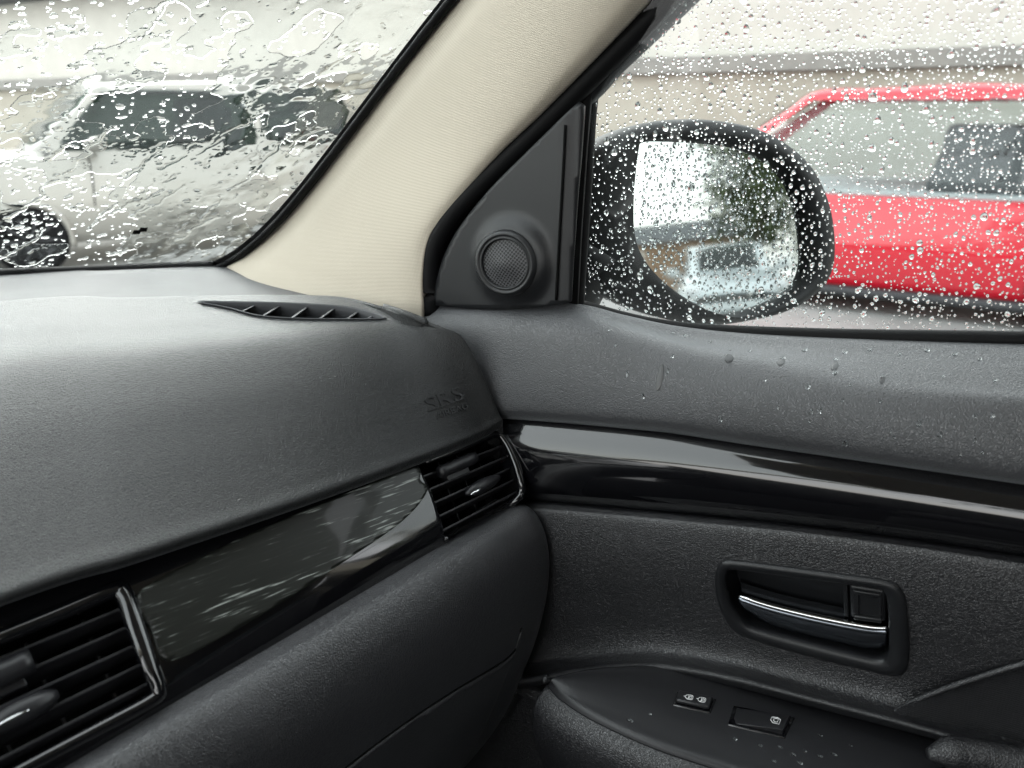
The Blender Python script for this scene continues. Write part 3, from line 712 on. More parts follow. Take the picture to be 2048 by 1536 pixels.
# lock knob
kf = Frame(lift1(1697, 1176, -.006), lift1(1771, 1187, -.006), lift1(1771, 1252, -.006), lift1(1700, 1243, -.006))
lk = box8('lock_knob', kf, 0, 1, 0, 1, -.02, .002, m_smooth, hnd, .0022)
box8('lock_knob_ridge', kf, .14, .86, .10, .22, .0015, .0040, m_smooth, hnd, .0008)
box8('lock_knob_ridge', kf, .10, .26, .10, .88, .0015, .0034, m_smooth, hnd, .0008)
box8('lock_knob_ridge', kf, .78, .90, .10, .88, .0015, .0034, m_smooth, hnd, .0008)
box8('lock_knob_ridge', kf, .10, .90, .84, .97, .0015, .0052, m_smooth, hnd, .001)
box8('recess_rib', Frame(lift1(1684, 1172, -.01), lift1(1693, 1173, -.01), lift1(1696, 1246, -.01), lift1(1686, 1244, -.01)), 0, 1, 0, 1, -.018, .004, m_smooth, hnd, .001)

# --- armrest with switches
HA = -.464
ab = [(1085, 1362), (1130, 1348), (1200, 1336), (1300, 1333), (1400, 1350), (1500, 1376), (1640, 1412), (1770, 1446), (1900, 1484), (2100, 1545), (2400, 1640)]
af = [(1098, 1362), (1120, 1385), (1165, 1416), (1235, 1452), (1320, 1488), (1410, 1518), (1530, 1556), (1680, 1602), (1830, 1650), (2050, 1722), (2400, 1840)]
Ab = [at(x, y, H=HA) for x, y in ab]; Af = [at(x, y, H=HA - .002) for x, y in af]
rows = [shift(Ab, .012, 0, -.008), Ab]
for t in (.15, .4, .65, .88): rows.append([a + (b - a) * t + np.array([0, 0, .003 * math.sin(math.pi * t)]) for a, b in zip(Ab, Af)])
rows.append(Af); rows.append(shift(Af, -.003, 0, -.004))
ARM = Surf(rows)
arm = surf_obj('armrest', ARM, 120, 40, m_switch, CAR)
A2 = shift(Af, -.004, .002, -.005)
SIDE = Surf([shift(A2, .006, 0, .0005), A2, shift(A2, -.008, .004, -.008), shift(A2, -.011, .006, -.022), shift(A2, -.008, .006, -.05), shift(A2, .006, .004, -.09), shift(A2, .03, 0, -.14)])
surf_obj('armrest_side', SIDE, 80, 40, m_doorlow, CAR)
def on_arm(x, y, d=0.0):
    p, n = ARM.hit(x, y); return p + n * d
def switch(name, q, lift_, rec, label):
    f = Frame(*[on_arm(x, y) for x, y in q])
    base_ = box8(name, f, -.06, 1.06, -.12, 1.12, -.004, .0006, m_gloss, arm, .0008); base_['label'] = label
    return f
f1 = switch('lock_switch', [(1356, 1386), (1428, 1400), (1418, 1424), (1350, 1409)], 0, 0, 'door lock rocker with two white car icons')
box8('lock_switch_key', f1, .02, .98, .04, .92, .0006, .0042, m_switch, arm, .0012)
f2 = switch('window_switch', [(1472, 1416), (1582, 1438), (1566, 1472), (1462, 1448)], 0, 0, 'window switch with one white door icon')
V = []
for u in (0.02, .98):
    for v, w in ((.04, .004), (.10, .0052), (.95, .0052 if u > .5 else .001), (.95, -.002), (.04, -.002)): V.append(f2(u, v, w if u > .5 else w * .25))
k = 5
finish(link('window_switch_key', V, [tuple(range(k)), tuple(range(2*k-1, k-1, -1))] + [(q, (q+1) % k, k + (q+1) % k, k + q) for q in range(k)], m_switch, arm, smooth=False), .0008)
def icon(name, f, strokes, u0, v0, su, sv, w):
    Vs, Fs = [], []
    for st in strokes:
        P = np.array([f(u0 + su * a, v0 + sv * b, w) for a, b in st]); Vv, Ff = tube_data(P, .00034, 5, up=f.n + .01)
        o = len(Vs); Vs += list(Vv); Fs += [tuple(i + o for i in q) for q in Ff]
    return link(name, Vs, Fs, m_icon, arm)
carst = [[(0, .5), (.15, .2), (.4, .1), (.85, .1), (1, .3), (1, .8), (.85, .95), (.4, .95), (.15, .8), (0, .5)], [(.45, .1), (.45, .95)], [(.55, .35), (.85, .35), (.85, .72), (.55, .72), (.55, .35)], [(-.18, .5), (0, .5)]]
icon('switch_icon', f1, carst, .24, .30, .22, .42, .0045)
icon('switch_icon', f1, carst, .60, .30, .22, .42, .0045)
icon('switch_icon', f2, [[(0, .1), (.6, .0), (1, .25), (1, .95), (.35, .95), (0, .6), (0, .1)], [(.3, .2), (.75, .2), (.75, .7), (.45, .75), (.3, .55), (.3, .2)]], .70, .42, .17, .36, .0062)

# cloth insert and pull cup
cl_poly = np.vstack([smooth_path([(1772, 1450), (1790, 1425), (1830, 1402), (1920, 1368), (2048, 1328), (2250, 1270)], 30), [(2600, 1260), (2600, 1700)], smooth_path([(2300, 1600), (2048, 1530), (1930, 1495), (1850, 1472), (1790, 1455)], 20)])
cl_uv = [(DLO.uv(x, y)) for x, y in cl_poly]
def clX(x, y): return .5745 + .004 * math.sin(x * .01)
panel('cloth_insert', cl_poly, clX, 22, m_cloth, CAR)
tube('insert_piping', smooth_path([at(x, y, X=.5745) for x, y in ((1775, 1448), (1792, 1424), (1832, 1401), (1920, 1367), (2048, 1327), (2250, 1269))], 40), .0022, m_doorlow, CAR, k=8)
pull = [at(x, y, H=HA + .02) for x, y in ((1856, 1508), (1930, 1508), (2048, 1532), (2200, 1572), (2400, 1630))]
tube('pull_handle', smooth_path(pull, 30), np.interp(np.linspace(0, 1, 30), [0, .15, 1], [.004, .012, .016]), m_doorlow, CAR, k=14)

# --- door shell, floor, cabin that closes the view and the light
def slab(name, lo, hi, mat, parent, bevel=.0):
    lo, hi = np.array(lo, float), np.array(hi, float)
    V = [(x, y, z) for z in (lo[2], hi[2]) for y in (lo[1], hi[1]) for x in (lo[0], hi[0])]
    return finish(link(name, V, [(0, 1, 3, 2), (4, 6, 7, 5), (0, 4, 5, 1), (2, 3, 7, 6), (0, 2, 6, 4), (1, 5, 7, 3)], mat, parent, smooth=False), bevel)
slab('door_shell', (.625, -.75, .30), (.70, .62, 1.10), m_smooth, CAR, .01)
slab('door_pocket', (.585, -.75, .30), (.624, .55, .79), m_doorlow, CAR, .01)
slab('cabin_floor', (-.95, -2.6, .27), (.69, 1.2, .30), m_cloth, CAR)
slab('firewall', (-.95, .95, .30), (.70, 1.0, 1.13), m_dark, CAR)
slab('kick_panel', (.56, .50, .30), (.624, .949, .99), m_dark, CAR)
slab('far_door', (-.98, -.95, .30), (-.90, .62, 1.12), m_doorlow, CAR, .01)
slab('rear_panel', (-.95, -2.65, .30), (.69, -2.6, 1.20), m_doorlow, CAR)
slab('rear_side_panel', (.62, -2.6, .30), (.70, -.76, 1.16), m_doorlow, CAR, .01)
slab('rear_side_panel', (-.98, -2.6, .30), (-.90, -.96, 1.16), m_doorlow, CAR, .01)
V = []
rf = [(-.80, .07), (-.5, .25), (-.15, .32), (.2, .28), (.42, .18), (.52, .07), (.54, -.9), (.50, -2.2), (-.78, -2.2), (-.82, -.9)]
for z in (1.70, 1.73): V += [(x, y, z - .012 * abs(x + .14)**2 - (.05 if y < -2 else 0)) for x, y in rf]
n = len(rf)
finish(link('headliner', V, [tuple(range(n)), tuple(range(2*n-1, n-1, -1))] + [(i, (i+1) % n, n + (i+1) % n, n + i) for i in range(n)], m_liner, CAR, smooth=False), .008)
for sx in (-1, 1):
    X0 = -.14 + sx * .74; X1 = -.14 + sx * .66
    for (ya, yb) in ((-.78, -.90), (-1.75, -2.3)):
        V = [(X0, ya, 1.12), (X0, yb, 1.12), (X1, yb - .06, 1.70), (X1, ya - .06, 1.70)]
        prism('roof_pillar', V, np.array([-sx * .04, 0, 0]), m_liner, CAR, .006)
    if sx < 0:
        tube('front_pillar', smooth_path([(-.98, .80, 1.17), (-.93, .52, 1.38), (-.86, .22, 1.62), (-.80, .02, 1.70)], 20), .035, m_liner, CAR)
m_rear_dim = mat_glass('rear_dimming_glass', (.10, .11, .11))  # unseen rear panes, dark tint added to keep light out from behind
prism('rear_side_glass', [(.645, -.86, 1.14), (.645, -2.4, 1.14), (.52, -2.2, 1.70), (.54, -.92, 1.70)], np.array([.004, 0, 0]), m_rear_dim, CAR)
prism('rear_side_glass', [(-.925, -.86, 1.14), (-.925, -2.4, 1.14), (-.80, -2.2, 1.70), (-.82, -.92, 1.70)], np.array([.004, 0, 0]), m_rear_dim, CAR)
prism('tailgate_glass', [(-.90, -2.62, 1.19), (.62, -2.62, 1.19), (.50, -2.2, 1.67), (-.78, -2.2, 1.67)], np.array([0, -.004, 0]), m_rear_dim, CAR)
for X0 in (.18, -.46):     # sun visors folded up under the header
    prism('sun_visor', [(X0 - .22, .10, 1.672), (X0 + .22, .10, 1.672), (X0 + .20, .27, 1.662), (X0 - .20, .27, 1.662)], np.array([0, 0, -.018]), m_liner, CAR, .006)
# the two front seats (out of frame, seen only in reflections)
for X0 in (.22, -.52):
    V, F_ = [], []
    prof = [(-.62, .46), (-.58, .62), (-.08, .66), (-.02, .58), (-.06, .40), (-.6, .38)]
    st = prism('seat_cushion', [(X0 - .25, y, z) for y, z in prof], np.array([.5, 0, 0]), m_cloth, CAR, .04)
    prof = [(-.58, .58), (-.76, 1.22), (-.86, 1.24), (-.80, .60)]
    prism('seat_back', [(X0 - .24, y, z) for y, z in prof], np.array([.48, 0, 0]), m_cloth, CAR, .04)

# hood beyond the windscreen
hd = []
for Y_, h in ((1.30, -.205), (1.36, -.235), (1.5, -.245), (1.8, -.27), (2.1, -.32), (2.25, -.42), (2.3, -.7)):
    hd.append([np.array([-.14 + f_ * (.86 - .05 * (Y_ - 1.3)), Y_ - .18 * abs(f_)**2.2 - (.25 * abs(f_)**3 if Y_ < 1.4 else 0), CZ + h - .05 * abs(f_)**3]) for f_ in (-1, -.7, -.35, 0, .35, .7, 1)])
HOOD = Surf(hd)
surf_obj('hood', HOOD, 30, 24, m_bodypaint, CAR, solid=.004)
# wings either side so the engine bay is closed
slab('fender', (.67, .66, .45), (.74, 2.0, .98), m_bodypaint, CAR, .03)

# --- side window pane
WX = lambda z: .652 - .16 * max(z - 1.17, 0)
wy = [.52, .30, .1, -.2, -.5, -.74]; wz = [1.10, 1.17, 1.30, 1.45, 1.60, 1.68]
WIN = Surf([[np.array([WX(z), y, z]) for y in wy] for z in wz])
win_poly = [(.34, 1.10), (.335, 1.17), (.315, 1.38), (.22, 1.49), (.06, 1.64), (.0, 1.68), (-.3, 1.68), (-.74, 1.68), (-.74, 1.3), (-.74, 1.10), (-.2, 1.10)]
V = [(WX(z), y, z) for y, z in win_poly]
def win_uv(y, z): return (float(np.interp(-y, [-q for q in wy], np.linspace(0, 1, 6))), float(np.interp(z, wz, np.linspace(0, 1, 6))))
pane = surf_obj('side_window', WIN, 20, 12, m_glass, CAR, solid=0, outer=[win_uv(y, z) for y, z in win_poly])
m_ = pane.modifiers.new('thickness', 'SOLIDIFY'); m_.thickness = .004; m_.offset = -1
# sill seal along the pane
tube('window_sill_seal', smooth_path([at(x, y, X=.648) for x, y in ((1160, 612), (1260, 640), (1350, 656), (1450, 664), (1600, 670), (1750, 674), (2048, 679), (2400, 690), (2800, 705))], 60), .0062, m_rubber, CAR, k=10)

# --- door mirror
mc = at(1450, 455, X=.875); mn = np.array([-.585, -.80, .11]); mn /= np.linalg.norm(mn)
glass_px = smooth_path([(1284, 300), (1292, 283), (1330, 280), (1440, 287), (1520, 306), (1580, 350), (1608, 410), (1618, 480), (1617, 545), (1590, 588), (1520, 620), (1450, 634), (1400, 618), (1330, 568), (1286, 515), (1271, 460), (1275, 380)], 96, True)
hous_px = smooth_path([(1175, 330), (1205, 285), (1262, 254), (1340, 238), (1440, 238), (1540, 260), (1620, 316), (1662, 390), (1677, 470), (1673, 540), (1640, 590), (1580, 625), (1500, 646), (1430, 652), (1340, 640), (1235, 600), (1170, 540)], 96, True)
gl = np.array([on_plane(x, y, mc, mn) for x, y in glass_px]); ho = np.array([on_plane(x, y, mc, mn) for x, y in hous_px])
ctr = ho.mean(0); gc = gl.mean(0)
loops = [gl + (gc - gl)*.03 - mn*.020, gl - mn*.006, gl*.9 + ho*.1 + mn*.003, gl*.55 + ho*.45 + mn*.008, gl*.15 + ho*.85 + mn*.001, ho - mn*.012]
for d, s_ in ((.035, .995), (.06, .95), (.085, .85), (.105, .68), (.118, .45), (.124, .2), (.125, .02)):
    loops.append(ctr + (ho - ctr) * s_ - mn * d)
mir = ring('side_mirror', loops, m_housing, CAR)
mg = link('mirror_glass', list(gl + (gc - gl)*.01 - mn*.010), [tuple(range(len(gl)))], m_mirror, mir, smooth=False); face_toward(mg)
ft = [on_plane(1225, 480, mc, mn) - mn*.04, np.array([.76, .36, CZ - .19]), np.array([.70, .40, CZ - .20]), np.array([.66, .43, CZ - .20])]
tube('mirror_foot', smooth_path(ft, 20), np.linspace(.055, .062, 20), m_housing, mir, k=16, squash=.8)

# ------------------------------------------------------------------ rain on the glass
def drop_mesh(name, seed, nseg=12):
    r = random.Random(seed); ph = r.random() * 6.28; asym = r.uniform(.05, .35); elong = r.uniform(1.0, 1.45); hgt = r.uniform(.30, .46); wob = r.uniform(.03, .12)
    V = []; F_ = []
    rings = ((1.0, 0.0), (.94, .13), (.82, .35), (.64, .61), (.42, .83), (.2, .96))
    for q, h in rings:
        for a in np.linspace(0, 2*math.pi, nseg, endpoint=False):
            rr = q * (1 + wob * math.sin(2*a + ph) + wob * .6 * math.sin(3*a + 2*ph))
            x = rr * math.cos(a); y = rr * math.sin(a) * elong
            taper = 1 - asym * (y / elong) * .5     # narrower toward the top
            V.append((x * taper, y, h * hgt * (1 - .25 * (y / elong))))
    V.append((0, -.02, hgt * 1.0)); V.append((0, 0, 0)); t, b = len(V) - 2, len(V) - 1
    m = len(rings)
    for i in range(m - 1):
        for q in range(nseg): F_.append((i*nseg + q, i*nseg + (q+1) % nseg, (i+1)*nseg + (q+1) % nseg, (i+1)*nseg + q))
    for q in range(nseg):
        F_.append(((m-1)*nseg + q, (m-1)*nseg + (q+1) % nseg, t)); F_.append(((q+1) % nseg, q, b))
    me = bpy.data.meshes.new(name); me.from_pydata(V, [], F_); me.update(); me.materials.append(m_water); me.shade_smooth()
    return me, np.array(V), F_
DROPS = [drop_mesh('raindrop', 100 + i) for i in range(10)] + [drop_mesh('bead', 200 + i, 8) for i in range(10)]
def basis_at(n, down=np.array([0, 0, -1.0])):
    y = -(down - n * (down @ n)); y /= np.linalg.norm(y); x = np.cross(y, n); return np.column_stack([x, y, n])
class DropSet:
    def __init__(s): s.V = []; s.F = []; s.n = 0
    def add(s, p, B, r, seed):
        _, V, F_ = DROPS[seed % 10 + 10]; W = (V * r) @ B.T + p; s.V.append(W); s.F += [tuple(i + s.n for i in f) for f in F_]; s.n += len(W)
    def build(s, name, label, cat):
        me = bpy.data.meshes.new(name); me.from_pydata(np.vstack(s.V).tolist(), [], s.F); me.update()
        o = link_mesh(name, me, m_water); tag(o, label, cat, kind='stuff'); return o
def raindrop_obj(p, B, r, seed, label, group, name='raindrop'):
    o = bpy.data.objects.new(name, DROPS[seed % 10][0]); COL.objects.link(o)
    if name == 'water_trail': o.material_slots[0].link = 'OBJECT'
    Mx = Matrix.Identity(4)
    for i in range(3):
        for j in range(3): Mx[i][j] = float(B[i, j] * r)
        Mx[i][3] = float(p[i])
    o.matrix_world = Mx; tag(o, label, 'raindrop', group); return o

def window_hit(x, y):
    nn = np.array([1, 0, .16]); nn /= np.linalg.norm(nn); p = on_plane(x, y, np.array([.652, 0, 1.17]), nn)
    if p[2] < 1.17: return at(x, y, X=.652), np.array([1., 0, 0])
    return p, nn
# side window: even scatter, none touching
cell = {}; drops = []
def place(x, y, r):
    k = (int(x // 26), int(y // 26))
    for i in (-1, 0, 1):
        for j in (-1, 0, 1):
            for (a, b, c) in cell.get((k[0] + i, k[1] + j), ()):
                if (a - x)**2 + (b - y)**2 < ((r + c) * 1.12 + .8)**2: return False
    cell.setdefault(k, []).append((x, y, r)); drops.append((x, y, r)); return True
for cnt, lo, hi in ((14, 6.4, 8.2), (100, 4.5, 6.4), (520, 3.0, 4.5), (1900, 1.9, 3.0), (3600, 1.1, 1.9)):
    k = 0; tries = 0
    while k < cnt and tries < cnt * 6:
        tries += 1
        x, y = rnd.uniform(1150, 2180), rnd.uniform(-120, 676)
        if lo > 5 and y > 520 and rnd.random() < .5: continue
        k += place(x, y, rnd.uniform(lo, hi))
for cnt, lo, hi in ((90, 4.5, 6.4), (380, 3.0, 4.5), (1100, 1.9, 3.0)):
    k = 0; tries = 0
    while k < cnt and tries < cnt * 6:
        tries += 1
        x, y = rnd.uniform(1150, 2750), rnd.uniform(-430, 690)
        if x < 2180 and y > -120: continue
        if x < 1400 - (y + 20) * .9 and y < -20: continue
        k += place(x, y, rnd.uniform(lo, hi))
drops.sort(key=lambda d: -d[2])
wset = DropSet(); nind = 0
for i, (x, y, r) in enumerate(drops):
    p, n = window_hit(x, y)
    dd = depth(p); rm = r / FPX * dd
    if p[2] < 1.10 or p[2] > 1.67 or p[1] < -.72: continue
    B = basis_at(n); a = rnd.gauss(0, .25); ca, sa = math.cos(a), math.sin(a); B = B @ np.array([[ca, -sa, 0], [sa, ca, 0], [0, 0, 1]])
    p = p + n * .0042
    if nind < 240 and 1190 < x < 2040 and 8 < y < 640:
        raindrop_obj(p, B, rm, i, 'one of the larger clear raindrops clinging to the passenger side window', 'larger raindrops on the side window'); nind += 1
    else: wset.add(p, B, rm, i)
wset.build('window_rain', 'fine clear raindrops beaded all over the side window', 'rain')

# mirror glass: dense small beads
cell = {}; drops = []
for cnt, lo, hi in ((20, 4.5, 6), (90, 3.0, 4.5), (700, 1.4, 3.0)):
    k = 0; tries = 0
    while k < cnt and tries < cnt * 8:
        tries += 1
        x, y = rnd.uniform(1275, 1615), rnd.uniform(283, 630)
        if not inside(glass_px * .96 + np.array([1450, 455]) * .04, np.array([x]), np.array([y]))[0]: continue
        k += place(x, y, rnd.uniform(lo, hi))
ms = DropSet(); Bm = basis_at(mn)
for i, (x, y, r) in enumerate(drops):
    p = on_plane(x, y, mc - mn * .0098, mn); ms.add(p, Bm, r / FPX * depth(p) * 1.15, i)
ms.build('mirror_rain', 'small water beads covering the door mirror glass', 'rain')

# wet drops resting on the upper door panel
sill_px = [(1252, 748, 5), (1335, 742, 4), (1345, 712, 3.5), (1285, 793, 5), (1440, 838, 5), (1455, 710, 4), (1460, 700, 3), (1565, 716, 5), (1670, 745, 5), (1672, 718, 4), (1616, 773, 5), (1622, 824, 4), (1640, 822, 4), (1555, 815, 3), (1690, 886, 5), (1838, 847, 5), (1880, 870, 5), (1788, 875, 3), (1765, 755, 4), (1886, 752, 4), (1855, 700, 5), (1910, 708, 5), (1960, 718, 4), (1690, 704, 5), (1610, 700, 5), (1740, 699, 4), (1800, 708, 4), (1345, 666, 4), (1370, 672, 5), (1300, 655, 4), (1260, 640, 4), (1420, 684, 4), (1500, 702, 4), (1220, 660, 3), (1230, 690, 3), (1685, 800, 3), (1760, 803, 3), (1950, 832, 4), (1985, 830, 4), (1920, 910, 3), (1965, 905, 3), (1990, 760, 4), (1530, 760, 3), (1618, 843, 3), (1780, 863, 3), (1950, 880, 3), (1700, 770, 3)]
for i, (x, y, r) in enumerate(sill_px):
    p, n = DUP.hit(x, y); B = basis_at(n) @ np.diag([1, 1.15, .75]) 
    raindrop_obj(p + n * .0001, B, r * .95 / FPX * depth(p), i + 3, 'water drop resting on the black upper door panel below the window', 'water drops on the door panel', 'water_drop')

for i, (x, y, w_, l_) in enumerate([(1320, 755, 6, 22), (1458, 716, 9, 8), (1670, 732, 6, 14), (1562, 724, 7, 8), (1765, 760, 5, 8)]):
    p, n = DUP.hit(x, y); k_ = 1 / FPX * depth(p); B = basis_at(n) @ np.diag([w_ * k_, l_ * k_, .0006])
    raindrop_obj(p + n * .0001, B, 1.0, i, 'thin damp trail of water run down the black upper door panel', 'water trails on the door panel', 'water_trail').material_slots[0].material = m_wet
arm_px = [(1492, 1452, 3), (1470, 1478, 4), (1520, 1490, 3), (1560, 1494, 3), (1585, 1508, 4), (1610, 1502, 3), (1640, 1512, 3), (1668, 1508, 4), (1548, 1522, 3), (1600, 1526, 4), (1260, 1440, 4), (1300, 1428, 3), (1700, 1490, 3), (1640, 1470, 3)]
for i, (x, y, r) in enumerate(arm_px):
    p, n = ARM.hit(x, y); B = basis_at(n, np.array([-.2, -1., -.1])) @ np.diag([1, 1.15, .5])
    raindrop_obj(p + n * .0001, B, r * 1.1 / FPX * depth(p), i + 1, 'water drop on the black switch panel below the door handle', 'water drops on the switch panel', 'water_drop')
# windscreen: running water as a sheet of varying thickness
def windscreen_water():
    c = [WS.uv(x, y) for x, y in ((-330, -170), (-330, 575), (470, 545), (1040, -190))]
    u0 = min(q[0] for q in c) - .01; u1 = max(q[0] for q in ws_edge); v0 = max(min(q[1] for q in c) - .02, .01); v1 = min(max(q[1] for q in c) + .02, .98)
    a, b, d = WS.pt(u0, (v0 + v1) / 2), WS.pt(u1, (v0 + v1) / 2), None
    su = np.linalg.norm(b - a); sv = np.linalg.norm(WS.pt((u0 + u1) / 2, v1) - WS.pt((u0 + u1) / 2, v0))
    cs = .00082; nx, ny = int(su / cs), int(sv / cs)
    h = np.zeros((ny, nx), np.float32)
    def noise2(sc, seed):
        g = np.random.default_rng(seed); gx, gy = int(nx / sc) + 4, int(ny / sc) + 4
        N = g.random((gy, gx)).astype(np.float32); yy = np.arange(ny) / sc; xx = np.arange(nx) / sc
        iy, ix = yy.astype(int), xx.astype(int); fy, fx = yy - iy, xx - ix; fy = fy*fy*(3-2*fy); fx = fx*fx*(3-2*fx)
        A = N[iy][:, ix]; B_ = N[iy][:, ix + 1]; C_ = N[iy + 1][:, ix]; D_ = N[iy + 1][:, ix + 1]
        return (A*(1-fx) + B_*fx)*(1-fy[:, None]) + (C_*(1-fx) + D_*fx)*fy[:, None]
    wx = (noise2(7, 1) - .5) * 4 + (noise2(28, 2) - .5) * 16; wy_ = (noise2(7, 3) - .5) * 4 + (noise2(28, 4) - .5) * 16
    def blob(cx_, cy_, rx, ry, ang, hh):
        R_ = int(max(rx, ry) * 1.9 + 12)
        x0, x1, y0, y1 = max(int(cx_) - R_, 0), min(int(cx_) + R_, nx), max(int(cy_) - R_, 0), min(int(cy_) + R_, ny)
        if x1 <= x0 or y1 <= y0: return
        X, Y = np.meshgrid(np.arange(x0, x1, dtype=np.float32), np.arange(y0, y1, dtype=np.float32))
        X = X - cx_ + wx[y0:y1, x0:x1] - wx[min(max(int(cy_), 0), ny-1), min(max(int(cx_), 0), nx-1)]; Y = Y - cy_ + wy_[y0:y1, x0:x1] - wy_[min(max(int(cy_), 0), ny-1), min(max(int(cx_), 0), nx-1)]
        ca, sa = math.cos(ang), math.sin(ang); q = ((X*ca + Y*sa) / rx)**2 + ((-X*sa + Y*ca) / ry)**2
        k = np.where(q < 1, hh * (1 - q) * (1 + .35 * q), 0).astype(np.float32)
        np.maximum(h[y0:y1, x0:x1], k, out=h[y0:y1, x0:x1])
    mm = .001 / cs; am = nx * ny * cs * cs / .228
    g = random.Random(5)
    for _ in range(int(1900 * am)): r = g.uniform(.5, 1.1) * mm; blob(g.uniform(0, nx), g.uniform(0, ny), r * g.uniform(.9, 1.5), r, g.uniform(0, 3.14), r * .36)
    for _ in range(int(330 * am)): r = g.uniform(1.1, 2.1) * mm; blob(g.uniform(0, nx), g.uniform(0, ny), r * g.uniform(1, 1.7), r, g.uniform(0, 3.14), r * .34)
    for _ in range(int(46 * am)): r = g.uniform(2.2, 3.4) * mm; blob(g.uniform(0, nx), g.uniform(0, ny), r * g.uniform(1, 1.6), r, g.uniform(0, 3.14), r * .30)
    # rivulets wander down the slope (v falls toward the base)
    for _ in range(int(42 * am)):
        x, y = g.uniform(0, nx), g.uniform(.08 * ny, ny); L = int(g.uniform(18, 110) * mm); dx = g.uniform(-.9, .1); w = g.uniform(.7, 1.6) * mm
        t = 0
        while t < L:
            st = w * .55; dx = .86 * dx + g.gauss(-.07, .36); dx = max(min(dx, 2.2), -2.2)
            k = math.hypot(dx, 1); x += st * dx / k; y -= st / k; t += st
            ww = w * (.75 + .45 * abs(math.sin(t * .06 + x * .02))) * (1.5 if t > L - 3*st else 1)
            blob(x, y, ww, ww, 0, ww * .36)
            if y < 0: break
    # short sideways squiggles
    for _ in range(int(380 * am)):
        x, y = g.uniform(0, nx), g.uniform(0, ny); an = g.choice((0, math.pi)) + g.gauss(0, .5); w = g.uniform(.45, 1.0) * mm
        for _k in range(int(g.uniform(5, 16))):
            an += g.gauss(0, .42); x += w * .7 * math.cos(an); y += w * .7 * math.sin(an) * .8; blob(x, y, w, w, 0, w * .38)
    h *= cs * .66
    ev_ = np.array(ws_edge); lim = np.interp(np.linspace(v0, v1, ny), ev_[:, 1], ev_[:, 0]) - .002
    # smooth the joins
    for _ in range(2):
        hs_ = h.copy(); hs_[1:-1, 1:-1] = (h[1:-1, 1:-1]*4 + h[:-2, 1:-1] + h[2:, 1:-1] + h[1:-1, :-2] + h[1:-1, 2:]) / 8; h = hs_
    # broad film where water sheets off beside the pillar
    film = (noise2(34, 8) * .55 + noise2(15, 9) * .25 + noise2(70, 10) * .5)
    uu = np.linspace(0, 1, nx)[None, :]; fm = np.clip((uu - .60) / .14, 0, 1); fm = fm*fm*(3-2*fm)
    h = h * (1 - .25 * fm) + fm * np.clip(film - .40, 0, 1) * .0013 + (1 - fm) * np.clip(film - .55, 0, 1) * .0003
    h = np.where(np.linspace(u0, u1, nx)[None, :] > lim[:, None], 0, h)
    # coarse evaluation of the glass shape, then linear refinement
    kx, ky = 90, 70
    gu, gv = np.linspace(u0, u1, kx), np.linspace(v0, v1, ky); GU, GV = np.meshgrid(gu, gv)
    P0 = WS.ev(GU.ravel(), GV.ravel()).reshape(ky, kx, 3); N0 = -WS.normals(GU.ravel(), GV.ravel()).reshape(ky, kx, 3)
    def up(A):
        xi = np.linspace(0, kx - 1, nx); yi = np.linspace(0, ky - 1, ny); ix = np.minimum(xi.astype(int), kx - 2); iy = np.minimum(yi.astype(int), ky - 2); fx = (xi - ix)[None, :, None]; fy = (yi - iy)[:, None, None]
        return (A[iy][:, ix]*(1-fx) + A[iy][:, ix+1]*fx)*(1-fy) + (A[iy+1][:, ix]*(1-fx) + A[iy+1][:, ix+1]*fx)*fy
    P = up(P0).reshape(-1, 3); N = up(N0).reshape(-1, 3)
    wet = (h > 4e-5)
    f = wet[:-1, :-1] | wet[1:, :-1] | wet[:-1, 1:] | wet[1:, 1:]
    iy, ix = np.nonzero(f); i = iy * nx + ix
    Fq = np.stack([i, i + 1, i + nx + 1, i + nx], 1)
    used = np.unique(Fq); remap = np.full(nx * ny, -1, np.int64); remap[used] = np.arange(len(used)); Fq = remap[Fq]
    hh = h.ravel()[used]
    topv = P[used] + N[used] * (.0054 + hh[:, None] + 2e-5); botv = P[used] + N[used] * .0054
    m = len(used)
    # walls at the border
    ed = np.concatenate([Fq[:, [0, 1]], Fq[:, [1, 2]], Fq[:, [2, 3]], Fq[:, [3, 0]]]); key = np.sort(ed, 1); key = key[:, 0] * m + key[:, 1]
    _, inv, cn = np.unique(key, return_inverse=True, return_counts=True); bd = ed[cn[inv] == 1]
    walls = np.stack([bd[:, 1], bd[:, 0], bd[:, 0] + m, bd[:, 1] + m], 1)
    allF = np.vstack([Fq, Fq[:, ::-1] + m, walls])
    me = fast_mesh('windscreen_rain', np.vstack([topv, botv]), allF)
    # outward normals
    c0 = topv[Fq[0]]; nn = np.cross(c0[1] - c0[0], c0[3] - c0[0])
    if nn @ N[used[0]] < 0: me.flip_normals()
    o = link_mesh('windscreen_rain', me, m_water); tag(o, 'rain water running in drops and rivulets down the windscreen', 'rain', kind='stuff')
    print('WATER', nx, ny, len(allF))
windscreen_water()

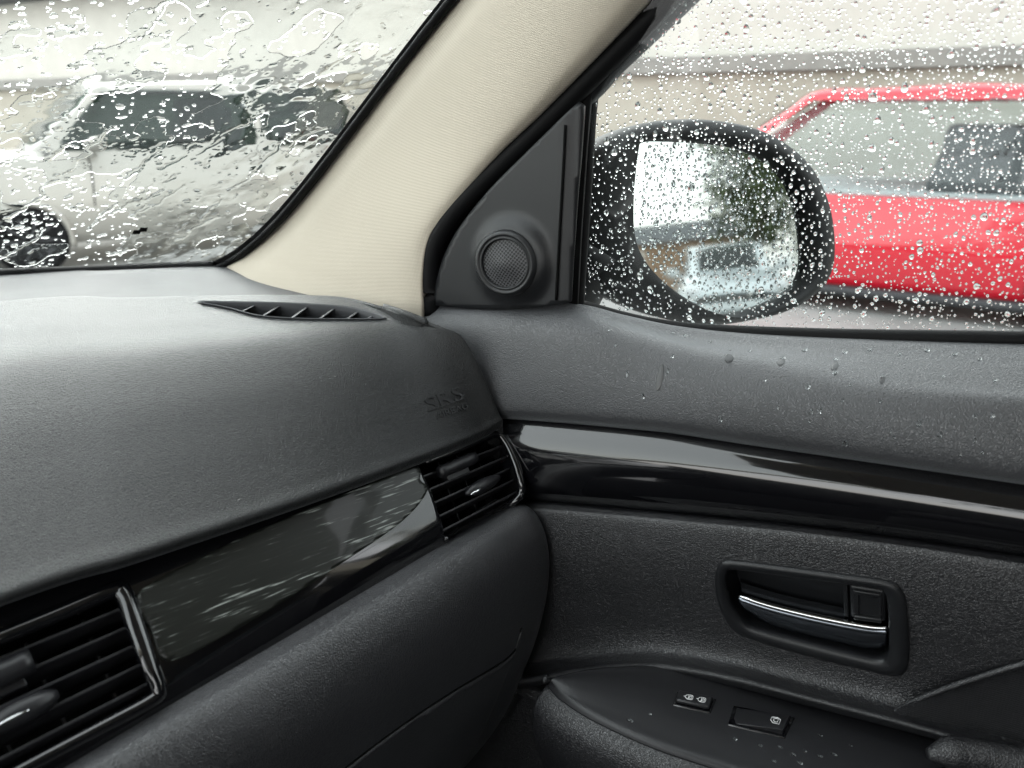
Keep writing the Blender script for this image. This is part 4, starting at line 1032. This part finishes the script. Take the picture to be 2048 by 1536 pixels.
# ------------------------------------------------------------------ outside: building
bx = 9.0
m_cream = mat_noise('cream_render', (.57, .54, .495), (.63, .60, .55), 3.0, .9, .25, .004)
m_beige = mat_noise('beige_render', (.40, .365, .31), (.46, .42, .36), 2.2, .9, .25, .004)
m_ledge = mat_noise('grey_ledge', (.24, .23, .215), (.30, .285, .265), 4.0, .8, .2, .004)
m_eave = mat_noise('dark_eave', (.06, .065, .07), (.09, .095, .1), 3.0, .6, .1, .004)
bld = thing('building', 'long low building with cream upper wall, grey ledge and beige base behind parked cars', 'building', (bx, 8, 0))
zl0, zl1 = at(1300, 150, X=bx)[2], at(1300, 116, X=bx)[2]
slab('lower_wall', (bx, -46, -.02), (bx + .3, 34, zl0), m_beige, bld)
slab('upper_wall', (bx + .06, -46, zl1), (bx + .3, 34, 3.20), m_cream, bld)
slab('ledge', (bx - .10, -46, zl0 + .002), (bx + .3, 34, zl1 - .002), m_ledge, bld, .01)
slab('eave', (bx - .45, -46.1, 3.202), (bx + 6, 34.1, 3.42), m_eave, bld, .02)

# ------------------------------------------------------------------ outside: parked cars
def parked_car(name, label, L, W, zr, belt, hoodz, wsb, wst, rst, rsb, paint, loc, rot, sillmat=None, wheel_r=.33, glass=None, cladding=0.0, axle=(.82, .82), bfrac=.5, inside_m=None, rim_m=None, zb=.22, seat_t=.34):
    root = bpy.data.objects.new(name, None); COL.objects.link(root); tag(root, label, 'car')
    root.location = loc; root.rotation_euler = (0, 0, rot)
    w = W / 2
    xs = [0, .04, .12, .3, .7, 1.1, 1.6, 2.2, L*.55, L*.66, L*.76, L*.86, L - .35, L - .15, L - .05, L]
    def wid(x): 
        e = min(x, L - x); return w * (.80 + .20 * sst(-.05, .55, e))
    def shz(x):
        if x > wsb - .15: return np.interp(x, [wsb - .15, wsb + .1, L - .5, L - .12, L], [belt, hoodz + .0, hoodz - .09, hoodz - .22, hoodz - .34])
        return np.interp(x, [0, .15, .5], [belt - .18, belt - .02, belt])
    rowsb = []
    for x in xs:
        q = wid(x); s_ = float(shz(x)); lo = zb + (.10 if x < .08 or x > L - .08 else 0)
        rowsb.append([(x, -k[0] * q, k[1]) for k in ((0.0, lo), (.80, lo), (.94, lo + .05), (.985, lo + .16), (1.0, lo + .30), (.99, (s_ + lo) / 2 + .06), (.955, s_ - .13), (.925, s_ - .03), (.89, s_), (.70, s_ + .025), (0, s_ + .045))])
    def body_mesh(rws, nu, nv):
        sf = Surf(rws); U, V = np.meshgrid(np.linspace(0, 1, nu), np.linspace(0, 1, nv)); co = sf.ev(U.ravel(), V.ravel()); F1 = grid_faces(nu, nv)
        c2 = co.copy(); c2[:, 1] *= -1; n_ = len(co)
        Vv = np.vstack([co, c2]); Ff = np.vstack([F1, F1[:, ::-1] + n_])
        me = fast_mesh('b', Vv, Ff); bm = bmesh.new(); bm.from_mesh(me); bmesh.ops.remove_doubles(bm, verts=bm.verts, dist=.002); bmesh.ops.recalc_face_normals(bm, faces=bm.faces); bm.to_mesh(me); bm.free(); return me
    body = link_mesh('body', body_mesh(rowsb, 44, 50), paint); body.parent = root
    # ends
    for x in (0, L):
        q = wid(x); s_ = float(shz(x)); lo = zb + .10
        o = slab('bumper', (x - (.0 if x == 0 else .05), -q * .9, lo + .02), (x + (.05 if x == 0 else .0), q * .9, s_ - .1), paint, None, .02); o.parent = root
    # greenhouse
    gx = [rsb, rsb + .04] + list(np.linspace(rsb + .12, rst, 4)) + list(np.linspace(rst, wst, 7)[1:]) + list(np.linspace(wst, wsb, 6)[1:])
    def rz(x): return float(np.interp(x, [rsb, rst, (rst*.5 + wst*.5), wst, wsb], [belt, zr - .06, zr, zr - .035, hoodz + .03]))
    def gy(t): return .90 - .20 * t       # tumblehome, t from belt to roof
    rws = []
    for x in gx:
        z = rz(x); q = wid(x); hh = max(z - belt + .05, .02)
        rws.append([(x, -q * a, belt - .05 + hh * b) for a, b in ((.92, 0), (.90, .10), (.84, .42), (.775, .76), (.735, .90), (.66, .97), (.4, .995), (0, 1.01))])
    gh_me = body_mesh(rws, 70, 130)
    # side glass panes laid in the flank of the cabin
    def flank(x, t, s, off=.006):
        z = rz(x); q = wid(x); zz = belt + (zr - .085 - belt) * t; hh = max(z - belt + .05, .05); b = (zz - belt + .05) / hh
        a = float(np.interp(b, [0, .10, .42, .76, .90, .97, .995], [.92, .90, .84, .775, .735, .66, .4])); return (x, s * (q * a + off), zz)
    bp = [rsb + .45, rsb + (wst - rsb) * .52, wst + .02]
    bpl = rsb + (wst - rsb) * bfrac
    spans = [((rst - .02, rsb + .32), (bpl, bpl)), ((bpl + .07,) * 2, (wst - .02, wsb - .16))]
    for s in (-1, 1):
        for (t0, b0), (t1, b1) in spans:
            Vv = []; nn = 8
            for t in np.linspace(.04, .97, 6):
                xa, xb = b0 + (t0 - b0) * t, b1 + (t1 - b1) * t
                for x in np.linspace(xa, xb, nn): Vv.append(flank(x, t, s))
            o = link('side_glass', Vv, grid_faces(nn, 6), glass); o.parent = root; finish(o); m_ = o.modifiers.new('t', 'SOLIDIFY'); m_.thickness = .004
    # openings behind the panes
    bm = bmesh.new(); bm.from_mesh(gh_me); dead = []
    for f in bm.faces:
        c = f.calc_center_median()
        if abs(c.y) > .3 * w and c.z > belt + .03:
            t = (c.z - belt) / (zr - .085 - belt)
            for (t0, b0), (t1, b1) in spans:
                if .05 < t < .95 and b0 + (t0 - b0) * t + .012 < c.x < b1 + (t1 - b1) * t - .012 and abs(c.y) > wid(c.x) * .70: dead.append(f); break
        if c.z > belt + .04 and abs(c.y) < wid(c.x) * .56 and ((wst + .10 < c.x < wsb - .12) or (rsb + .08 < c.x < rst - .06)): dead.append(f)
    bmesh.ops.delete(bm, geom=list(set(dead)), context='FACES'); bm.to_mesh(gh_me); bm.free()
    gh = link_mesh('roof', gh_me, paint); gh.parent = root
    o = slab('cabin_floor', (rsb + .15, -w * .84, belt - .02), (wsb - .1, w * .84, belt + .052), inside_m, None); o.parent = root
    for xs_ in (wst - .85, rsb + .75):  # seat backs; extra depth imitates a dark reflection in the red car's glass
        for s in (-1, 1):
            o = prism('seat', [(xs_ + .06, s * .36 - .24, belt + .05), (xs_ - .02, s * .36 - .22, belt + .30), (xs_ - .02, s * .36 - .12, belt + .33), (xs_ - .03, s * .36 - .12, belt + .50), (xs_ - .03, s * .36 + .12, belt + .50), (xs_ - .02, s * .36 + .12, belt + .33), (xs_ - .02, s * .36 + .22, belt + .30), (xs_ + .06, s * .36 + .24, belt + .05)], np.array([-seat_t, 0, 0]), m_clad, None, .05); o.parent = root
    # windscreens
    for (xt, xb, zb_, nm) in ((wst, wsb, hoodz + .03, 'front_glass'), (rst, rsb, belt, 'rear_glass')):
        Vv = []
        for t in np.linspace(.08, .93, 6):
            x = xb + (xt - xb) * t; z = rz(x); q = wid(x); hh = max(z - belt + .05, .02)
            for y in np.linspace(-1, 1, 9): Vv.append((x + (.006 if nm[0] == 'f' else -.006), y * q * .60, belt - .05 + hh * (1.012 - .012 * abs(y)) + .010))
        o = link(nm, Vv, grid_faces(9, 6), glass); o.parent = root; finish(o); m_ = o.modifiers.new('t', 'SOLIDIFY'); m_.thickness = .004
    # sills, arches, wheels
    for s in (-1, 1):
        if cladding:
            o = slab('sill', (axle[1] + .3, s * w * .93 - .05, zb - .02), (L - axle[0] - .3, s * w * .93 + .095, zb + cladding), sillmat, None, .03); o.parent = root
        for x in (axle[1], L - axle[0]):
            aV, aF = tube_data([(x + (wheel_r + .045) * math.cos(a), s * (w - .012), wheel_r + (wheel_r + .045) * math.sin(a)) for a in np.linspace(-.25, math.pi + .25, 24)], .035, 8, up=(0, 1, 0)); o = link('wheel_arch', aV, aF, sillmat if cladding else paint); o.parent = root
            V2 = [(x, s * (w + .008), wheel_r)] + [(x + (wheel_r + .022) * math.cos(a), s * (w + .008), wheel_r + (wheel_r + .022) * math.sin(a)) for a in np.linspace(0, 2*math.pi, 32, endpoint=False)]
            o = link('arch_shade_disc', V2, [(0, 1 + q, 1 + (q+1) % 32) for q in range(32)], m_dark, smooth=False); o.parent = root  # flat black disc painted as the shade of an uncut wheel arch
            pr = [(.20, -.10), (.24, -.11), (wheel_r - .03, -.11), (wheel_r, -.08), (wheel_r, .03), (wheel_r - .02, .06), (.24, .065), (.21, .05)]
            Vv = [(x + r_ * math.cos(a), s * (w - .03 + d_), wheel_r + r_ * math.sin(a)) for r_, d_ in pr for a in np.linspace(0, 2*math.pi, 28, endpoint=False)]
            o = link('tyre', Vv, [(i*28 + q, i*28 + (q+1) % 28, (i+1)*28 + (q+1) % 28, (i+1)*28 + q) for i in range(len(pr) - 1) for q in range(28)], m_rubber); o.parent = root
            Vv, Ff = [], []
            for k in range(10):
                a0 = k * 2*math.pi / 10
                for da, r_ in ((-.10, .04), (.10, .04), (.07, .215), (-.07, .215)):
                    for d_ in (.045, .0): Vv.append((x + r_ * math.cos(a0 + da), s * (w - .03 + d_), wheel_r + r_ * math.sin(a0 + da)))
                b_ = k * 8; Ff += [(b_, b_+2, b_+4, b_+6), (b_+1, b_+7, b_+5, b_+3), (b_, b_+1, b_+3, b_+2), (b_+2, b_+3, b_+5, b_+4), (b_+4, b_+5, b_+7, b_+6), (b_+6, b_+7, b_+1, b_)]
            o = link('rim', Vv, Ff, rim_m or m_rim, smooth=False); o.parent = root; finish(o)
        # door mirror
        mV, mF = tube_data([(wsb - .52, s * (w * .93), belt + .02), (wsb - .50, s * (w + .02), belt + .05), (wsb - .49, s * (w + .08), belt + .085), (wsb - .49, s * (w + .17), belt + .095), (wsb - .50, s * (w + .22), belt + .09)], [.03, .05, .085, .09, .05], 12)
        o = link('door_mirror', mV, mF, paint); o.parent = root
        # door shut lines and handles
        for x in (bpl + .035, wsb - .45):
            V2, F2 = tube_data([(x, s * (wid(x) * .975), belt - .04), (x, s * (wid(x) * .99), belt - .2), (x + .02, s * (wid(x) + .001), zb + .34)], .006, 6); o = link('door_gap', V2, F2, m_dark); o.parent = root
        for x in (rsb + .62, bpl + .03):
            o = slab('door_handle', (x, s * w * .985 - .02, belt - .15), (x + .18, s * w * .985 + .025, belt - .115), paint, None, .01); o.parent = root
        for x, mt in ((L - .22, m_lamp), (.06, m_tail)):
            o = slab('headlight' if x > 1 else 'tail_light', (x - .06, s * w * .80 - .12, belt - .28 if x > 1 else belt - .22), (x + .16 if x > 1 else x + .02, s * w * .80 + .12, belt - .16 if x > 1 else belt - .04), mt, None, .03); o.parent = root
    return root
m_clad = mat_plain('grey_cladding', (.028, .028, .031), .55)
m_greytrim = mat_plain('grey_upholstery', (.58, .60, .60), .8)
m_rim = mat_plain('alloy_rim', (.5, .5, .52), .3, metal=.9)
m_lamp = mat_plain('lamp_lens', (.6, .62, .65), .1, coat=1)
m_tail = mat_plain('tail_lens', (.35, .01, .01), .15, coat=1)
m_carglass = mat_glass('tinted_car_glass', (.40, .47, .445)); m_clearglass = mat_glass('clear_car_glass', (.93, .96, .96))
m_silver = mat_plain('silver_champagne_paint', (.34, .322, .288), .36, metal=.4, coat=.9)
m_red = mat_plain('red_paint', (.55, .006, .022), .22, coat=1, spec=.5)
m_blue = mat_plain('pale_blue_paint', (.50, .55, .57), .3, coat=1)

th = math.radians(154); P1 = at(62, 478, D=6.9)
sx0 = P1[0] - (math.cos(th) * 3.75 - math.sin(th) * .89); sy0 = P1[1] - (math.sin(th) * 3.75 + math.cos(th) * .89)
silver = parked_car('parked_car', 'silver beige car with dark windows seen through the streaming windscreen', 4.6, 1.78, 1.69, 1.02, 1.02, 3.62, 2.95, .60, .10, m_silver, (sx0, sy0, 0), th, m_rubber, .285, m_carglass, inside_m=m_clad, axle=(.85, .82), rim_m=m_clad)
red = parked_car('parked_car', 'bright red car with black sills parked beyond the door mirror', 4.7, 1.80, 1.575, .79, .82, 3.52, 2.52, .45, .02, m_red, (6.0 + .90, -1.62, 0), math.radians(90), m_clad, .33, m_clearglass, cladding=.05, bfrac=.34, axle=(.85, .62), inside_m=m_greytrim, zb=.13, seat_t=.75)  # deep dark seats stand in for a tree's reflection in the side glass
pale = parked_car('parked_car', 'pale blue car reflected small in the wet door mirror', 4.3, 1.75, 1.48, .92, .92, 3.2, 2.3, .6, .1, m_blue, (1.9, -16.4, 0), math.radians(90), m_rubber, .32, m_carglass, inside_m=m_clad)

# ------------------------------------------------------------------ things behind, seen in the mirror
m_leaf = mat_noise('leaves', (.035, .055, .022), (.085, .105, .045), 3.0, .6, .0, .01)
m_leaf2 = mat_noise('dark_needles', (.018, .032, .018), (.045, .065, .035), 3.0, .6, .0, .01)
m_bark = mat_noise('bark', (.06, .05, .04), (.12, .10, .08), 14, .9, .6, .02)
def tree(name, label, loc, h, r, crown_z, n, leaf, mat, conifer=False, seed=1):
    g = random.Random(seed); root = thing(name, label, 'tree', loc); x, y, z = loc
    P = smooth_path([(x, y, z - .1), (x + .05, y + .04, h * .3), (x - .05, y, h * .6), (x + .02, y - .03, h * .95)], 24)
    Vv, Ff = tube_data(P, np.linspace(.05 * r + .06, .02, 24), 9)
    Vv = list(Vv); Ff = list(Ff); tips = []
    for _ in range(26 if not conifer else 60):
        t = g.uniform(.28, .95); b = P[int(t * 23)]; a = g.uniform(0, 6.28); rr = r * g.uniform(.5, 1) * ((1 - (t - .25)) if conifer else math.sin(min(1, (t - .2) * 1.3) * math.pi * .8) + .2)
        e = b + np.array([rr * math.cos(a), rr * math.sin(a), g.uniform(-.1, .15) * rr if conifer else rr * g.uniform(.2, .9)])
        q = smooth_path([b, (b + e) / 2 + np.array([0, 0, .08 * rr]), e], 7); v_, f_ = tube_data(q, np.linspace(.03, .006, 7), 5); o_ = len(Vv); Vv += list(v_); Ff += [tuple(i + o_ for i in f) for f in f_]; tips += [q[3], q[4], q[5], q[6]]
    o = link('trunk', Vv, Ff, m_bark, root)
    tips = np.array(tips); V2 = np.zeros((n * 4, 3), np.float32); k = tips[nrg.integers(0, len(tips), n)] + nrg.normal(0, leaf * 3.2, (n, 3))
    d1 = nrg.normal(0, 1, (n, 3)); d1 /= np.linalg.norm(d1, axis=1)[:, None]; d2 = np.cross(d1, nrg.normal(0, 1, (n, 3))); d2 /= np.linalg.norm(d2, axis=1)[:, None]
    s_ = leaf * nrg.uniform(.6, 1.3, (n, 1))
    V2[0::4] = k - d1*s_; V2[1::4] = k + d2*s_*.45; V2[2::4] = k + d1*s_; V2[3::4] = k - d2*s_*.45
    me = fast_mesh('crown', V2, np.arange(n * 4).reshape(-1, 4)); link_mesh('crown', me, mat, root, smooth=False)
    return root
tree('street_tree', 'leafy tree reflected in the middle of the door mirror', (2.95, -18.5, 0), 6.0, 1.3, 2, 9000, .10, m_leaf, seed=3)
tree('conifer', 'tall dark conifer reflected in the glass of the red car', (-7.5, -4.5, 0), 15, 4.2, 1, 16000, .16, m_leaf2, conifer=True, seed=8)
m_brick = mat_noise('brown_brick', (.20, .135, .09), (.28, .19, .125), 5, .9, .3, .01)
hb = thing('brick_house', 'small brown house reflected at the inner edge of the door mirror', 'house', (1.5, -34, 0))
slab('wall', (-2.5, -38, -.02), (4.0, -33, 2.1), m_brick, hb)
V = [(-2.8, -38.3, 2.1), (4.3, -38.3, 2.1), (4.3, -32.7, 2.1), (-2.8, -32.7, 2.1), (-2.1, -35.5, 3.0), (3.6, -35.5, 3.0)]
finish(link('roof', V, [(0, 1, 5, 4), (2, 3, 4, 5), (3, 0, 4), (1, 2, 5), (0, 3, 2, 1)], m_eave, hb, smooth=False))
for xx in (-1.4, 1.6):
    wd = slab('window', (xx, -32.999, .8), (xx + 1.3, -32.95, 1.8), m_cream, hb, .01); slab('pane', (xx + .1, -32.949, .9), (xx + 1.2, -32.93, 1.7), m_clad, wd)
Vv, Ff = tube_data(smooth_path([(2.85, -12, -.05), (2.85, -12, 3), (2.85, -12, 6.2), (2.6, -12, 6.7), (1.8, -12, 6.8)], 30), np.linspace(.085, .045, 30), 10)
lp = thing('street_lamp', 'thin grey lamp post reflected at the outer side of the door mirror', 'street lamp', (2.85, -12, 0))
link('post', Vv, Ff, m_eave, lp); slab('lamp_head', (1.35, -12.1, 6.72), (2.0, -11.9, 6.86), m_eave, lp, .03)
tree('street_tree', 'low spreading tree reflected beyond the lamp post in the door mirror', (6.3, -30, 0), 5.0, 2.2, 2, 7000, .12, m_leaf, seed=5)
